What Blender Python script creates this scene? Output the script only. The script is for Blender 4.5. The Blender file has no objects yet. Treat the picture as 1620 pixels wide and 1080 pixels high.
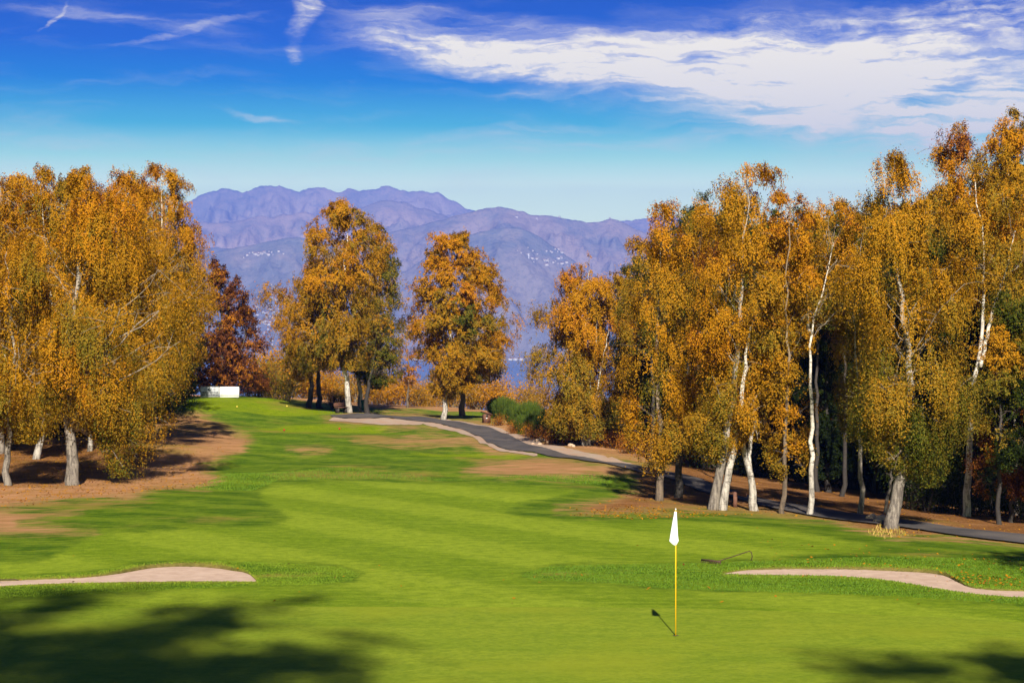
import bpy, math, random
import numpy as np
from mathutils import Vector, noise as mnoise

# ------------------------------------------------------------------ camera, sky, sun, exposure
SC = bpy.context.scene
COL = SC.collection
R = math.radians
F, CZ, YH = 3150.0, 5.1, 535.0          # focal length in photo pixels, eye height, horizon row

cam_d = bpy.data.cameras.new('camera'); cam = bpy.data.objects.new('camera', cam_d); COL.objects.link(cam)
cam.location = (0, 0, CZ); cam.rotation_euler = (R(90), 0, 0)
cam_d.sensor_width = 36.0; cam_d.lens = 70.0
cam_d.shift_y = -(540.0 - YH) / 1620.0
cam_d.clip_start = 0.1; cam_d.clip_end = 60000.0
SC.camera = cam

SUN_EL, SUN_AZ = 33.5, 177.0            # degrees; azimuth clockwise from +Y (behind the camera, a little to the right)
sun_dir = Vector((math.sin(R(SUN_AZ)) * math.cos(R(SUN_EL)), math.cos(R(SUN_AZ)) * math.cos(R(SUN_EL)), math.sin(R(SUN_EL))))
sun_d = bpy.data.lights.new('sun', 'SUN'); sun = bpy.data.objects.new('sun', sun_d); COL.objects.link(sun)
sun_d.energy = 5.0; sun_d.angle = R(0.8); sun_d.color = (1.0, 0.93, 0.80)
sun.rotation_euler = sun_dir.to_track_quat('Z', 'Y').to_euler()
sun.location = (20, -40, 60)

SC.view_settings.view_transform = 'Standard'; SC.view_settings.look = 'None'
SC.view_settings.exposure = 1.0; SC.view_settings.gamma = 1.0
SC.cycles.max_bounces = 6; SC.cycles.diffuse_bounces = 2; SC.cycles.glossy_bounces = 2
SC.cycles.transmission_bounces = 2; SC.cycles.transparent_max_bounces = 4; SC.cycles.volume_bounces = 0
SC.cycles.use_denoising = True


class NT:
    """small helper around a node tree"""
    def __init__(s, tree):
        s.t = tree; s.n = tree.nodes; s.l = tree.links
    def add(s, typ, ins=None, **props):
        n = s.n.new(typ)
        for k, v in props.items(): setattr(n, k, v)
        for k, v in (ins or {}).items():
            sock = n.inputs[k]
            if hasattr(v, 'is_linked') or isinstance(v, bpy.types.NodeSocket): s.l.new(v, sock)
            else: sock.default_value = v
        return n
    def math(s, op, a, b=None, c=None, clamp=False):
        n = s.n.new('ShaderNodeMath'); n.operation = op; n.use_clamp = clamp
        for i, v in enumerate((a, b, c)):
            if v is None: continue
            if isinstance(v, bpy.types.NodeSocket): s.l.new(v, n.inputs[i])
            else: n.inputs[i].default_value = v
        return n.outputs[0]
    def smooth(s, v, lo, hi, a=0.0, b=1.0):
        n = s.n.new('ShaderNodeMapRange'); n.interpolation_type = 'SMOOTHSTEP'
        s.l.new(v, n.inputs[0])
        n.inputs[1].default_value = lo; n.inputs[2].default_value = hi
        n.inputs[3].default_value = a; n.inputs[4].default_value = b
        return n.outputs[0]
    def mix(s, fac, a, b, blend='MIX'):
        n = s.n.new('ShaderNodeMix'); n.data_type = 'RGBA'; n.blend_type = blend
        for sock, v in ((n.inputs[0], fac), (n.inputs[6], a), (n.inputs[7], b)):
            if isinstance(v, bpy.types.NodeSocket): s.l.new(v, sock)
            else: sock.default_value = v if not isinstance(v, tuple) or len(v) == 4 else (*v, 1.0)
        return n.outputs[2]
    def ramp(s, fac, stops, interp='LINEAR'):
        n = s.n.new('ShaderNodeValToRGB'); cr = n.color_ramp; cr.interpolation = interp
        while len(cr.elements) > 1: cr.elements.remove(cr.elements[-1])
        for i, (p, c) in enumerate(stops):
            e = cr.elements[0] if i == 0 else cr.elements.new(p)
            e.position = p; e.color = (*c, 1.0) if len(c) == 3 else c
        s.l.new(fac, n.inputs[0]); return n.outputs[0]
    def noise(s, vec, scale, detail=4.0, rough=0.55, dist=0.0):
        n = s.add('ShaderNodeTexNoise', {'Scale': scale, 'Detail': detail, 'Roughness': rough, 'Distortion': dist})
        s.l.new(vec, n.inputs['Vector']); return n.outputs['Fac']
    def mapping(s, vec, loc=(0, 0, 0), rot=(0, 0, 0), scale=(1, 1, 1), typ='POINT'):
        n = s.n.new('ShaderNodeMapping'); n.vector_type = typ
        s.l.new(vec, n.inputs[0]); n.inputs[1].default_value = loc; n.inputs[2].default_value = rot; n.inputs[3].default_value = scale
        return n.outputs[0]


# sky: Nishita daylight, deepened towards the zenith, with thin cirrus by direction
world = bpy.data.worlds.new('World'); SC.world = world; world.use_nodes = True
w = NT(world.node_tree); w.n.clear()
sky = w.add('ShaderNodeTexSky', sky_type='NISHITA', sun_disc=False, sun_elevation=R(SUN_EL), sun_rotation=R(SUN_AZ),
            altitude=450.0, air_density=1.0, dust_density=0.6, ozone_density=2.5)
tc = w.add('ShaderNodeTexCoord')
sep = w.add('ShaderNodeSeparateXYZ', {0: tc.outputs['Generated']})
az = w.math('ARCTAN2', sep.outputs[0], sep.outputs[1])
el = w.math('ARCSINE', sep.outputs[2])
comb = w.add('ShaderNodeCombineXYZ', {0: w.math('MULTIPLY', az, 57.2958), 1: w.math('MULTIPLY', el, 57.2958)})
uv = comb.outputs[0]                    # degrees of azimuth and elevation
deg = w.math('MULTIPLY', el, 57.2958)
deg01 = w.math('DIVIDE', deg, 30.0, clamp=True)
TINT = [(0.0, (4.6, 4.2, 1.9)), (0.148, (4.3, 3.75, 1.60)), (0.172, (2.2, 2.75, 1.20)), (0.202, (0.38, 1.45, 0.98)), (0.244, (0.0, 0.52, 0.90)),
        (0.28, (0.0, 0.21, 0.78)), (0.316, (0.0, 0.12, 0.62)), (0.36, (0.0, 0.10, 0.52)), (0.5, (0.03, 0.12, 0.36)), (1.0, (0.20, 0.26, 0.38))]
tint = w.ramp(deg01, [(p, tuple(x / 5.0 for x in c)) for p, c in TINT])
tint = w.mix(1.0, tint, (5.0, 5.0, 5.0), 'MULTIPLY')
skycol = w.mix(1.0, sky.outputs[0], tint, 'MULTIPLY')
wn = w.add('ShaderNodeTexNoise', {'Scale': 0.55, 'Detail': 5.0, 'Roughness': 0.6}); w.l.new(w.mapping(uv, scale=(0.5, 1.4, 1)), wn.inputs['Vector'])
warp = w.add('ShaderNodeVectorMath', {0: wn.outputs['Color'], 1: (0.5, 0.5, 0.5)}, operation='SUBTRACT')
warp2 = w.add('ShaderNodeVectorMath', {0: warp.outputs[0]}, operation='SCALE'); warp2.inputs['Scale'].default_value = 1.3
uvw = w.add('ShaderNodeVectorMath', {0: uv, 1: warp2.outputs[0]}, operation='ADD').outputs[0]
streak = w.noise(w.mapping(uvw, rot=(0, 0, R(7)), scale=(0.28, 2.2, 1)), 1.0, 6.0, 0.52, 0.3)
wisp = w.noise(w.mapping(uvw, rot=(0, 0, R(4)), scale=(0.45, 5.0, 1)), 1.3, 5.0, 0.55, 0.4)
puff = w.noise(w.mapping(uvw, rot=(0, 0, R(-5)), scale=(0.9, 2.2, 1)), 1.3, 6.0, 0.6)


def deg_of(px, py):
    return (math.degrees(math.atan((px - 810) / F)), math.degrees(math.atan((YH - py) / F)))


def blob(px, py, hw, hh, ang, strength, tex, lo, hi):
    """a soft elongated patch of cirrus at a direction; sizes in photo pixels"""
    u, v = deg_of(px, py); k = math.degrees(1 / F)
    m = w.mapping(uvw, loc=(u, v, 0), rot=(0, 0, R(ang)), scale=(hw * k, hh * k, 1.0), typ='TEXTURE')
    g = w.add('ShaderNodeTexGradient', gradient_type='SPHERICAL'); w.l.new(m, g.inputs[0])
    f = w.smooth(g.outputs[1], 0.0, 0.75)
    body = w.math('MULTIPLY', w.smooth(tex, lo - 0.05, hi + 0.22), w.math('ADD', 0.42, w.math('MULTIPLY', w.smooth(wisp, 0.32, 0.68), 0.58)))
    return w.math('MULTIPLY', w.math('MULTIPLY', f, body), strength)


blobs = [blob(800, 96, 330, 42, -9, 1.3, puff, 0.25, 0.5), blob(1090, 100, 640, 54, -3, 1.1, streak, 0.2, 0.55),
         blob(720, 40, 260, 34, -6, 0.55, streak, 0.3, 0.6), blob(1330, 140, 620, 95, -4, 1.05, streak, 0.25, 0.6),
         blob(1500, 60, 360, 75, 12, 1.0, puff, 0.3, 0.6), blob(1230, 52, 330, 42, 4, 0.55, puff, 0.35, 0.62),
         blob(1560, 200, 420, 90, -12, 0.55, streak, 0.2, 0.55), blob(1280, 195, 330, 20, -7, 0.60, streak, 0.25, 0.55),
         blob(480, 22, 24, 52, -16, 1.0, puff, 0.25, 0.5), blob(464, 84, 18, 20, -30, 0.75, puff, 0.3, 0.5),
         blob(200, 45, 260, 14, -5, 0.38, streak, 0.25, 0.55), blob(290, 62, 150, 9, 14, 0.34, puff, 0.2, 0.5),
         blob(86, 48, 40, 5, 48, 0.45, puff, 0.15, 0.45), blob(90, 222, 170, 26, -2, 0.42, streak, 0.25, 0.6),
         blob(405, 186, 70, 9, -3, 0.38, streak, 0.2, 0.5), blob(560, 255, 620, 50, 1, 0.30, streak, 0.3, 0.65),
         blob(760, 215, 300, 14, 5, 0.30, streak, 0.25, 0.6), blob(1000, 228, 330, 14, 5, 0.35, streak, 0.25, 0.55),
         blob(870, 150, 130, 10, 0, 0.35, streak, 0.2, 0.5), blob(1400, 140, 560, 140, -4, 0.55, streak, 0.05, 0.45), blob(1150, 105, 560, 60, -2, 0.5, streak, 0.05, 0.4), blob(1480, 215, 460, 80, -9, 0.5, streak, 0.1, 0.5)]
tot = blobs[0]
for b in blobs[1:]: tot = w.math('ADD', tot, b)
veil = w.math('MULTIPLY', w.smooth(streak, 0.45, 0.8), 0.08)
tot = w.math('MINIMUM', w.math('ADD', tot, veil), 0.93)
front = w.smooth(deg, 22.0, 12.0)
tot = w.math('MULTIPLY', tot, front)
cloud_col = w.mix(w.smooth(deg, 3.0, 10.0), (20.0, 17.0, 9.4, 1), (19.0, 16.8, 9.4, 1))
skyc = w.mix(tot, skycol, cloud_col)
bg = w.add('ShaderNodeBackground', {'Color': skyc, 'Strength': 0.055})
out = w.add('ShaderNodeOutputWorld'); w.l.new(bg.outputs[0], out.inputs[0])


# ------------------------------------------------------------------ object helpers
def tag(o, label=None, cat=None, group=None, kind=None):
    if label: o['label'] = label
    if cat: o['category'] = cat
    if group: o['group'] = group
    if kind: o['kind'] = kind
    return o


def empty(name, loc, rz=0.0):
    o = bpy.data.objects.new(name, None); COL.objects.link(o)
    o.location = loc; o.rotation_euler = (0, 0, rz); o.empty_display_size = 0.3
    return o


def np_mesh(name, verts, quads=None, tris=None, mat=None, smooth=False):
    verts = np.asarray(verts, dtype=np.float32).reshape(-1, 3)
    me = bpy.data.meshes.new(name)
    nq = 0 if quads is None else len(quads); nt = 0 if tris is None else len(tris)
    me.vertices.add(len(verts)); me.vertices.foreach_set('co', verts.ravel())
    idx = []
    if nq: idx.append(np.asarray(quads, dtype=np.int32).ravel())
    if nt: idx.append(np.asarray(tris, dtype=np.int32).ravel())
    idx = np.concatenate(idx)
    me.loops.add(len(idx)); me.loops.foreach_set('vertex_index', idx)
    me.polygons.add(nq + nt)
    starts = np.concatenate([np.arange(nq) * 4, nq * 4 + np.arange(nt) * 3]).astype(np.int32)
    me.polygons.foreach_set('loop_start', starts)
    if smooth: me.polygons.foreach_set('use_smooth', np.ones(nq + nt, dtype=bool))
    me.update(calc_edges=True); me.validate()
    if mat:
        for m in (mat if isinstance(mat, (list, tuple)) else [mat]): me.materials.append(m)
    return me


def link(name, me, parent=None, loc=None):
    o = bpy.data.objects.new(name, me); COL.objects.link(o)
    if parent: o.parent = parent
    if loc is not None: o.location = loc
    return o


class MB:
    """collects boxes, tubes and patches into one mesh"""
    def __init__(s): s.v = []; s.q = []; s.t = []; s.n = 0
    def put(s, verts, quads=(), tris=()):
        verts = np.asarray(verts, float).reshape(-1, 3)
        s.v.append(verts)
        if len(quads): s.q.append(np.asarray(quads, int) + s.n)
        if len(tris): s.t.append(np.asarray(tris, int) + s.n)
        s.n += len(verts)
    def box(s, c, size, rz=0.0):
        x, y, z = np.array(size) / 2
        v = np.array([(-x, -y, -z), (x, -y, -z), (x, y, -z), (-x, y, -z), (-x, -y, z), (x, -y, z), (x, y, z), (-x, y, z)])
        ca, sa = math.cos(rz), math.sin(rz)
        v = np.stack([v[:, 0] * ca - v[:, 1] * sa, v[:, 0] * sa + v[:, 1] * ca, v[:, 2]], 1) + np.array(c)
        s.put(v, [(0, 3, 2, 1), (4, 5, 6, 7), (0, 1, 5, 4), (1, 2, 6, 5), (2, 3, 7, 6), (3, 0, 4, 7)])
    def tube(s, pts, rad, sides=6, cap=True):
        pts = np.asarray(pts, float); rad = np.broadcast_to(np.asarray(rad, float), (len(pts),))
        tan = np.gradient(pts, axis=0); tan /= np.linalg.norm(tan, axis=1)[:, None] + 1e-9
        ref = np.where(np.abs(tan[:, 2:3]) > 0.9, np.array([[1.0, 0, 0]]), np.array([[0, 0, 1.0]]))
        u = np.cross(tan, ref); u /= np.linalg.norm(u, axis=1)[:, None] + 1e-9
        v = np.cross(tan, u)
        a = np.arange(sides) * 2 * math.pi / sides
        ring = pts[:, None, :] + rad[:, None, None] * (np.cos(a)[None, :, None] * u[:, None, :] + np.sin(a)[None, :, None] * v[:, None, :])
        n = len(pts); q = []
        for i in range(n - 1):
            for k in range(sides):
                k2 = (k + 1) % sides
                q.append((i * sides + k, i * sides + k2, (i + 1) * sides + k2, (i + 1) * sides + k))
        vv = ring.reshape(-1, 3); tr = []
        if cap:
            vv = np.vstack([vv, pts[0], pts[-1]]); c0, c1 = n * sides, n * sides + 1
            for k in range(sides):
                tr.append((c0, (k + 1) % sides, k)); tr.append((c1, (n - 1) * sides + k, (n - 1) * sides + (k + 1) % sides))
        s.put(vv, q, tr)
    def mesh(s, name, mat, smooth=False):
        return np_mesh(name, np.vstack(s.v), np.vstack(s.q) if s.q else None, np.vstack(s.t) if s.t else None, mat, smooth)
    def build(s, name, mat, parent=None, smooth=False): return link(name, s.mesh(name, mat, smooth), parent)


def material(name):
    m = bpy.data.materials.new(name); m.use_nodes = True
    t = NT(m.node_tree); t.n.clear()
    o = t.add('ShaderNodeOutputMaterial')
    b = t.add('ShaderNodeBsdfPrincipled'); t.l.new(b.outputs[0], o.inputs[0])
    t.bsdf = b; t.out = o; b.inputs['Roughness'].default_value = 0.7; b.inputs['Specular IOR Level'].default_value = 0.25
    return m, t


def setc(t, col, rough=None):
    s = t.bsdf.inputs['Base Color']
    if isinstance(col, bpy.types.NodeSocket): t.l.new(col, s)
    else: s.default_value = (*col, 1.0)
    if rough is not None: t.bsdf.inputs['Roughness'].default_value = rough


def simple(name, a, b, scale=8.0, rough=0.6, bump=0.0):
    m, t = material(name)
    c = t.add('ShaderNodeTexCoord').outputs['Object']
    n = t.noise(c, scale, 5.0, 0.6)
    setc(t, t.mix(t.smooth(n, 0.3, 0.7), a, b), rough); t.bsdf.inputs['Specular IOR Level'].default_value = 0.10
    if bump:
        bp = t.add('ShaderNodeBump', {'Strength': bump, 'Distance': 0.02, 'Height': n}); t.l.new(bp.outputs[0], t.bsdf.inputs['Normal'])
    return m


# ------------------------------------------------------------------ terrain
CTRL = [  # px, py, distance
    (0, 1080, 29.5), (400, 1080, 29.5), (810, 1080, 29.5), (1200, 1080, 29.5), (1620, 1080, 29.5),
    (0, 965, 37.3), (400, 965, 37.3), (810, 965, 37.3), (1200, 965, 37.3), (1620, 970, 37.0),
    (-300, 1000, 35), (1950, 1000, 35), (0, 930, 41), (250, 895, 44.6), (500, 900, 44.3), (810, 905, 43.6), (1100, 893, 45.2), (1400, 900, 44.2), (1620, 935, 40.6),
    (-300, 900, 46), (1950, 900, 45), (0, 860, 50), (400, 850, 51.2), (800, 850, 51.5), (1200, 848, 52.5), (1500, 850, 54), (1620, 866, 53),
    (0, 805, 61), (300, 772, 70), (600, 772, 69.5), (900, 775, 69), (1130, 807, 62.5), (1280, 814, 62), (1415, 836, 57.5), (1560, 840, 58), (1950, 880, 54),
    (115, 765, 74), (60, 735, 85), (0, 770, 72), (250, 750, 77), (350, 700, 95), (200, 700, 93), (-300, 740, 85), (-200, 800, 66),
    (600, 735, 82), (450, 735, 85), (750, 740, 79), (850, 748, 77), (960, 742, 80), (1050, 772, 74),
    (450, 700, 100), (700, 703, 98), (850, 715, 94), (800, 700, 100), (550, 695, 103),
    (330, 660, 120), (480, 676, 112), (640, 680, 113), (700, 668, 122), (760, 682, 113), (930, 708, 98), (830, 700, 103),
    (350, 631, 136), (430, 633, 140), (250, 640, 125), (520, 650, 140), (600, 655, 140), (700, 662, 138), (780, 657, 135), (870, 668, 122),
    (1000, 700, 108), (1100, 730, 96), (1200, 785, 72), (1200, 750, 92), (1300, 765, 96), (1450, 790, 85), (1500, 780, 100), (1620, 800, 88), (1950, 830, 75), (1700, 780, 110),
    (1200, 715, 120), (1500, 745, 130), (100, 655, 125), (-200, 680, 120), (-100, 650, 150), (300, 625, 160), (600, 640, 160), (900, 660, 150), (1200, 700, 150)]
_c = np.array(CTRL, float)
CX = (_c[:, 0] - 810) / F * _c[:, 2]; CY = _c[:, 2]; CZZ = CZ - (_c[:, 1] - YH) / F * _c[:, 2]
extra = np.array([(0, 0, 3.3), (-15, 0, 3.2), (15, 0, 3.2), (-12, 12, 2.0), (0, 12, 1.8), (12, 12, 2.0), (0, 21, 0.45), (-10, 21, 0.5), (10, 21, 0.5), (-30, 20, 1.0), (30, 20, 1.0), (-30, -20, 3.5), (30, -20, 3.5)], float)
CX = np.r_[CX, extra[:, 0]]; CY = np.r_[CY, extra[:, 1]]; CZZ = np.r_[CZZ, extra[:, 2]]


def _tps(r2): return 0.5 * r2 * np.log(r2 + 1e-9)


_n = len(CX)
_K = _tps((CX[:, None] - CX[None]) ** 2 + (CY[:, None] - CY[None]) ** 2) + np.eye(_n) * 2.0
_P = np.c_[np.ones(_n), CX, CY]
_A = np.block([[_K, _P], [_P.T, np.zeros((3, 3))]])
_w = np.linalg.solve(_A, np.r_[CZZ, np.zeros(3)])


def base_z(X, Y):
    X = np.asarray(X, float); Y = np.asarray(Y, float); shp = np.broadcast(X, Y).shape
    x = np.clip(np.broadcast_to(X, shp), -42, 42).ravel(); y = np.clip(np.broadcast_to(Y, shp), -15, 158).ravel()
    z = np.empty(len(x))
    for i in range(0, len(x), 40000):
        xs, ys = x[i:i + 40000], y[i:i + 40000]
        z[i:i + 40000] = _tps((xs[:, None] - CX) ** 2 + (ys[:, None] - CY) ** 2) @ _w[:_n] + _w[_n] + _w[_n + 1] * xs + _w[_n + 2] * ys
    z = z.reshape(shp)
    over = np.maximum(np.broadcast_to(Y, shp) - 156.0, 0)
    return np.maximum(z - np.where(over < 60, over ** 2 / 60 * 0.16, 9.6 + (over - 60) * 0.32), -84.0)


def W(px, py, d): return np.array([(px - 810) / F * d, d, CZ - (py - YH) / F * d])


_ds = np.r_[np.arange(24, 80, 0.08), np.arange(80, 170, 0.2)]


def G(px, py, dmin=24.0):
    """first hit of the sight line through a photo pixel with the terrain"""
    zz = CZ - (py - YH) / F * _ds
    tz = base_z((px - 810) / F * _ds, _ds)
    hit = np.nonzero((tz >= zz) & (_ds >= dmin))[0]
    d = _ds[hit[0]] if len(hit) else 150.0
    return np.array([(px - 810) / F * d, d, float(base_z((px - 810) / F * d, d))])


def at_d(px, d):
    x = (px - 810) / F * d
    return np.array([x, d, float(base_z(x, d))])


def sdf_poly(px, py, poly):
    """signed distance in photo pixels (positive inside)"""
    poly = np.asarray(poly, float); a = poly; b = np.roll(poly, -1, 0)
    best = np.full(px.shape, 1e18); ins = np.zeros(px.shape, bool)
    for (ax, ay), (bx, by) in zip(a, b):
        dx, dy = bx - ax, by - ay
        t = np.clip(((px - ax) * dx + (py - ay) * dy) / (dx * dx + dy * dy + 1e-12), 0, 1)
        best = np.minimum(best, (px - ax - t * dx) ** 2 + (py - ay - t * dy) ** 2)
        if abs(dy) > 1e-9:
            c = ((ay > py) != (by > py)) & (px < (bx - ax) * (py - ay) / dy + ax)
            ins ^= c
    return np.where(ins, 1, -1) * np.sqrt(best)


def smooth_line(pts, n):
    pts = np.asarray(pts, float); k = np.r_[0, np.cumsum(np.hypot(*np.diff(pts[:, :2], axis=0).T))]
    t = np.linspace(0, k[-1], n)
    # Catmull-Rom through the points
    i = np.clip(np.searchsorted(k, t, 'right') - 1, 0, len(pts) - 2)
    u = ((t - k[i]) / (k[i + 1] - k[i]))[:, None]
    p0 = pts[np.maximum(i - 1, 0)]; p1 = pts[i]; p2 = pts[i + 1]; p3 = pts[np.minimum(i + 2, len(pts) - 1)]
    return 0.5 * ((2 * p1) + (-p0 + p2) * u + (2 * p0 - 5 * p1 + 4 * p2 - p3) * u ** 2 + (-p0 + 3 * p1 - 3 * p2 + p3) * u ** 3)


BUNK_L_FAR = [(-120, 921), (0, 917), (60, 915), (130, 912), (180, 905), (215, 897), (250, 892), (300, 890.5), (345, 893.5), (375, 899), (395, 907), (405, 917)]
BUNK_L_NEAR = [(-120, 934), (0, 926), (60, 923), (130, 920.5), (200, 919.5), (270, 918.5), (340, 918.3), (385, 918.8), (405, 918.5)]
BUNK_R_FAR = [(1145, 905.5), (1180, 900.5), (1230, 897.5), (1290, 897), (1350, 896.5), (1420, 898), (1470, 901), (1497, 906), (1515, 916), (1532, 926), (1560, 930.5), (1620, 933), (1740, 938)]
BUNK_R_NEAR = [(1145, 906.5), (1200, 908), (1300, 909.5), (1380, 914), (1440, 922), (1500, 932.5), (1560, 940), (1620, 944), (1740, 951)]
POLY_BL = [tuple(p) for p in smooth_line(BUNK_L_FAR, 60)] + [tuple(p) for p in smooth_line(BUNK_L_NEAR, 60)[::-1]]
POLY_BR = [tuple(p) for p in smooth_line(BUNK_R_FAR, 60)] + [tuple(p) for p in smooth_line(BUNK_R_NEAR, 60)[::-1]]
GREEN_FAR = [(-700, 1010), (-250, 985), (0, 972), (200, 964), (400, 960.5), (700, 961), (1000, 962), (1250, 968), (1450, 976), (1620, 986), (1900, 1008), (2300, 1045)]
FAIRWAY = [(-500, 905), (0, 890), (60, 888), (95, 874), (130, 854), (160, 846), (260, 837), (380, 833), (440, 828), (462, 818), (440, 806), (415, 792), (412, 778), (430, 769),
           (520, 764), (620, 761), (760, 763), (850, 769), (905, 779), (870, 790), (820, 798), (800, 808), (830, 818), (960, 823), (1150, 828), (1290, 846), (1390, 866), (1300, 876), (1180, 884),
           (1060, 890), (930, 891), (870, 894), (830, 904), (822, 912), (840, 918), (950, 922), (1060, 932), (1250, 938), (1400, 943), (1620, 957), (1900, 975), (2300, 1000), (2300, 1500), (-700, 1500), (-700, 985), (-200, 958),
           (0, 947), (150, 940), (260, 934), (400, 927), (500, 926), (560, 919), (576, 907), (550, 897), (480, 890.5), (400, 886), (300, 884), (215, 889), (150, 902), (60, 908), (-100, 912), (-500, 925)]
TEES = [[(400, 678), (450, 672), (560, 672), (625, 677), (600, 684), (480, 685), (430, 683)],
        [(650, 719), (720, 713.5), (820, 713), (855, 719), (800, 725), (700, 724)],
        [(290, 634), (350, 630), (440, 632), (500, 645), (540, 652), (500, 656), (400, 654), (300, 650)]]
DIRTS = [[(-400, 850), (0, 846), (60, 843), (150, 841), (90, 833), (30, 826), (60, 818), (130, 808), (0, 806), (-400, 815)],
         [(-400, 812), (0, 806), (40, 800), (110, 793), (200, 790), (240, 777), (330, 770), (350, 757), (320, 740), (385, 712), (400, 692), (372, 682), (345, 668), (318, 655), (262, 645), (100, 630), (-400, 630)],
         [(735, 745), (762, 729), (850, 723), (900, 727), (975, 736), (1010, 746), (960, 754), (860, 756), (780, 753)],
         [(880, 806), (960, 792), (1010, 772), (1000, 742), (1050, 735), (1100, 690), (1500, 650), (2300, 700), (2300, 875), (1620, 862), (1500, 850), (1420, 851), (1380, 843), (1300, 822), (1200, 812), (1130, 810), (1050, 810), (950, 814)],
         [(770, 690), (800, 676), (860, 676), (940, 690), (1010, 705), (1060, 738), (1000, 738), (900, 722), (850, 712)],
         [(515, 662), (560, 652), (640, 655), (780, 665), (810, 660), (900, 650), (1000, 690), (820, 690), (640, 664), (560, 674)],
         [(735, 690), (790, 712), (840, 720), (780, 716), (735, 702)],
         [(560, 668), (640, 672), (700, 676), (620, 679)],
         [(560, 700), (660, 690), (740, 690), (780, 703), (700, 705), (620, 704)],
         [(455, 712), (500, 708), (520, 714), (480, 718)]]

# fan shaped grid: fine inside the view, coarse outside; rows evenly spaced in picture height
tcol = np.r_[np.linspace(-2.2, -0.32, 26)[:-1], np.linspace(-0.32, 0.32, 1000), np.linspace(0.32, 2.2, 26)[1:]]
dnear = 1.0 / np.linspace(1 / 24.0, 1 / 165.0, 760)
rows = np.r_[dnear, 165 + np.cumsum(np.linspace(4, 30, 34))]
TX = tcol[None, :] * rows[:, None]; TY = np.broadcast_to(rows[:, None], TX.shape)
TZ0 = base_z(TX, TY)
PX = 810 + TX / TY * F; PY = YH + (CZ - TZ0) / TY * F


def bunker_drop(px, py):
    z = np.zeros(px.shape)
    for poly in (POLY_BL, POLY_BR):
        m = (py > 880) & (py < 960)
        s = np.full(px.shape, -50.0); s[m] = sdf_poly(px[m], py[m], poly)
        z -= np.clip((s + 0.2) / 1.4, 0, 1) * 0.26
    return z


def undulate(X, Y):
    """gentle mounding of the mown ground"""
    k = np.clip((Y - 55) / 30, 0, 1)
    return k * (0.10 * np.sin(X * 0.55 + 0.3 * Y) * np.sin(Y * 0.31 + 1.0) + 0.06 * np.sin(X * 1.3 + 1.7) * np.sin(Y * 0.7))


def ground_z(X, Y): return base_z(X, Y) + undulate(np.asarray(X, float), np.asarray(Y, float))


TZ = TZ0 + undulate(TX, TY) + bunker_drop(PX, PY)
nr, nc = TX.shape
gi = np.arange(nr * nc).reshape(nr, nc)
gq = np.stack([gi[:-1, :-1], gi[:-1, 1:], gi[1:, 1:], gi[1:, :-1]], -1).reshape(-1, 4)
gv = np.stack([TX, TY, TZ], -1).reshape(-1, 3)
# apron of ground behind and beside the camera
ax, ay = np.meshgrid(np.linspace(-90, 90, 61), np.linspace(-70, 25.5, 50))
azz = base_z(ax, ay) - 0.05
ai = np.arange(ax.size).reshape(ax.shape) + len(gv)
aq = np.stack([ai[:-1, :-1], ai[:-1, 1:], ai[1:, 1:], ai[1:, :-1]], -1).reshape(-1, 4)
allv = np.vstack([gv, np.stack([ax, ay, azz], -1).reshape(-1, 3)])


def best_sdf(polys, lim):
    out = np.full(PX.shape, -lim)
    for p in polys:
        out = np.maximum(out, sdf_poly(PX, PY, p))
    return np.clip(out, -lim, lim) / lim


fair = best_sdf([FAIRWAY], 17.0); dirt = best_sdf(DIRTS, 26.0); tee = best_sdf(TEES, 6.0)
for a in (fair, dirt, tee): a[rows > 150] = -1.0
dirt[rows > 150] = 1.0
litter = np.clip(best_sdf([DIRTS[3], [(-400, 790), (0, 778), (100, 768), (160, 765), (230, 745), (250, 700), (230, 660), (-400, 640)]], 14.0), 0, 1)
rim = np.maximum(sdf_poly(PX, PY, POLY_BL), sdf_poly(PX, PY, POLY_BR)); cut = np.clip(rim + 0.6, 0, 1); rim = np.clip(rim, -9, 0) / 9 + 1.0


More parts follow.
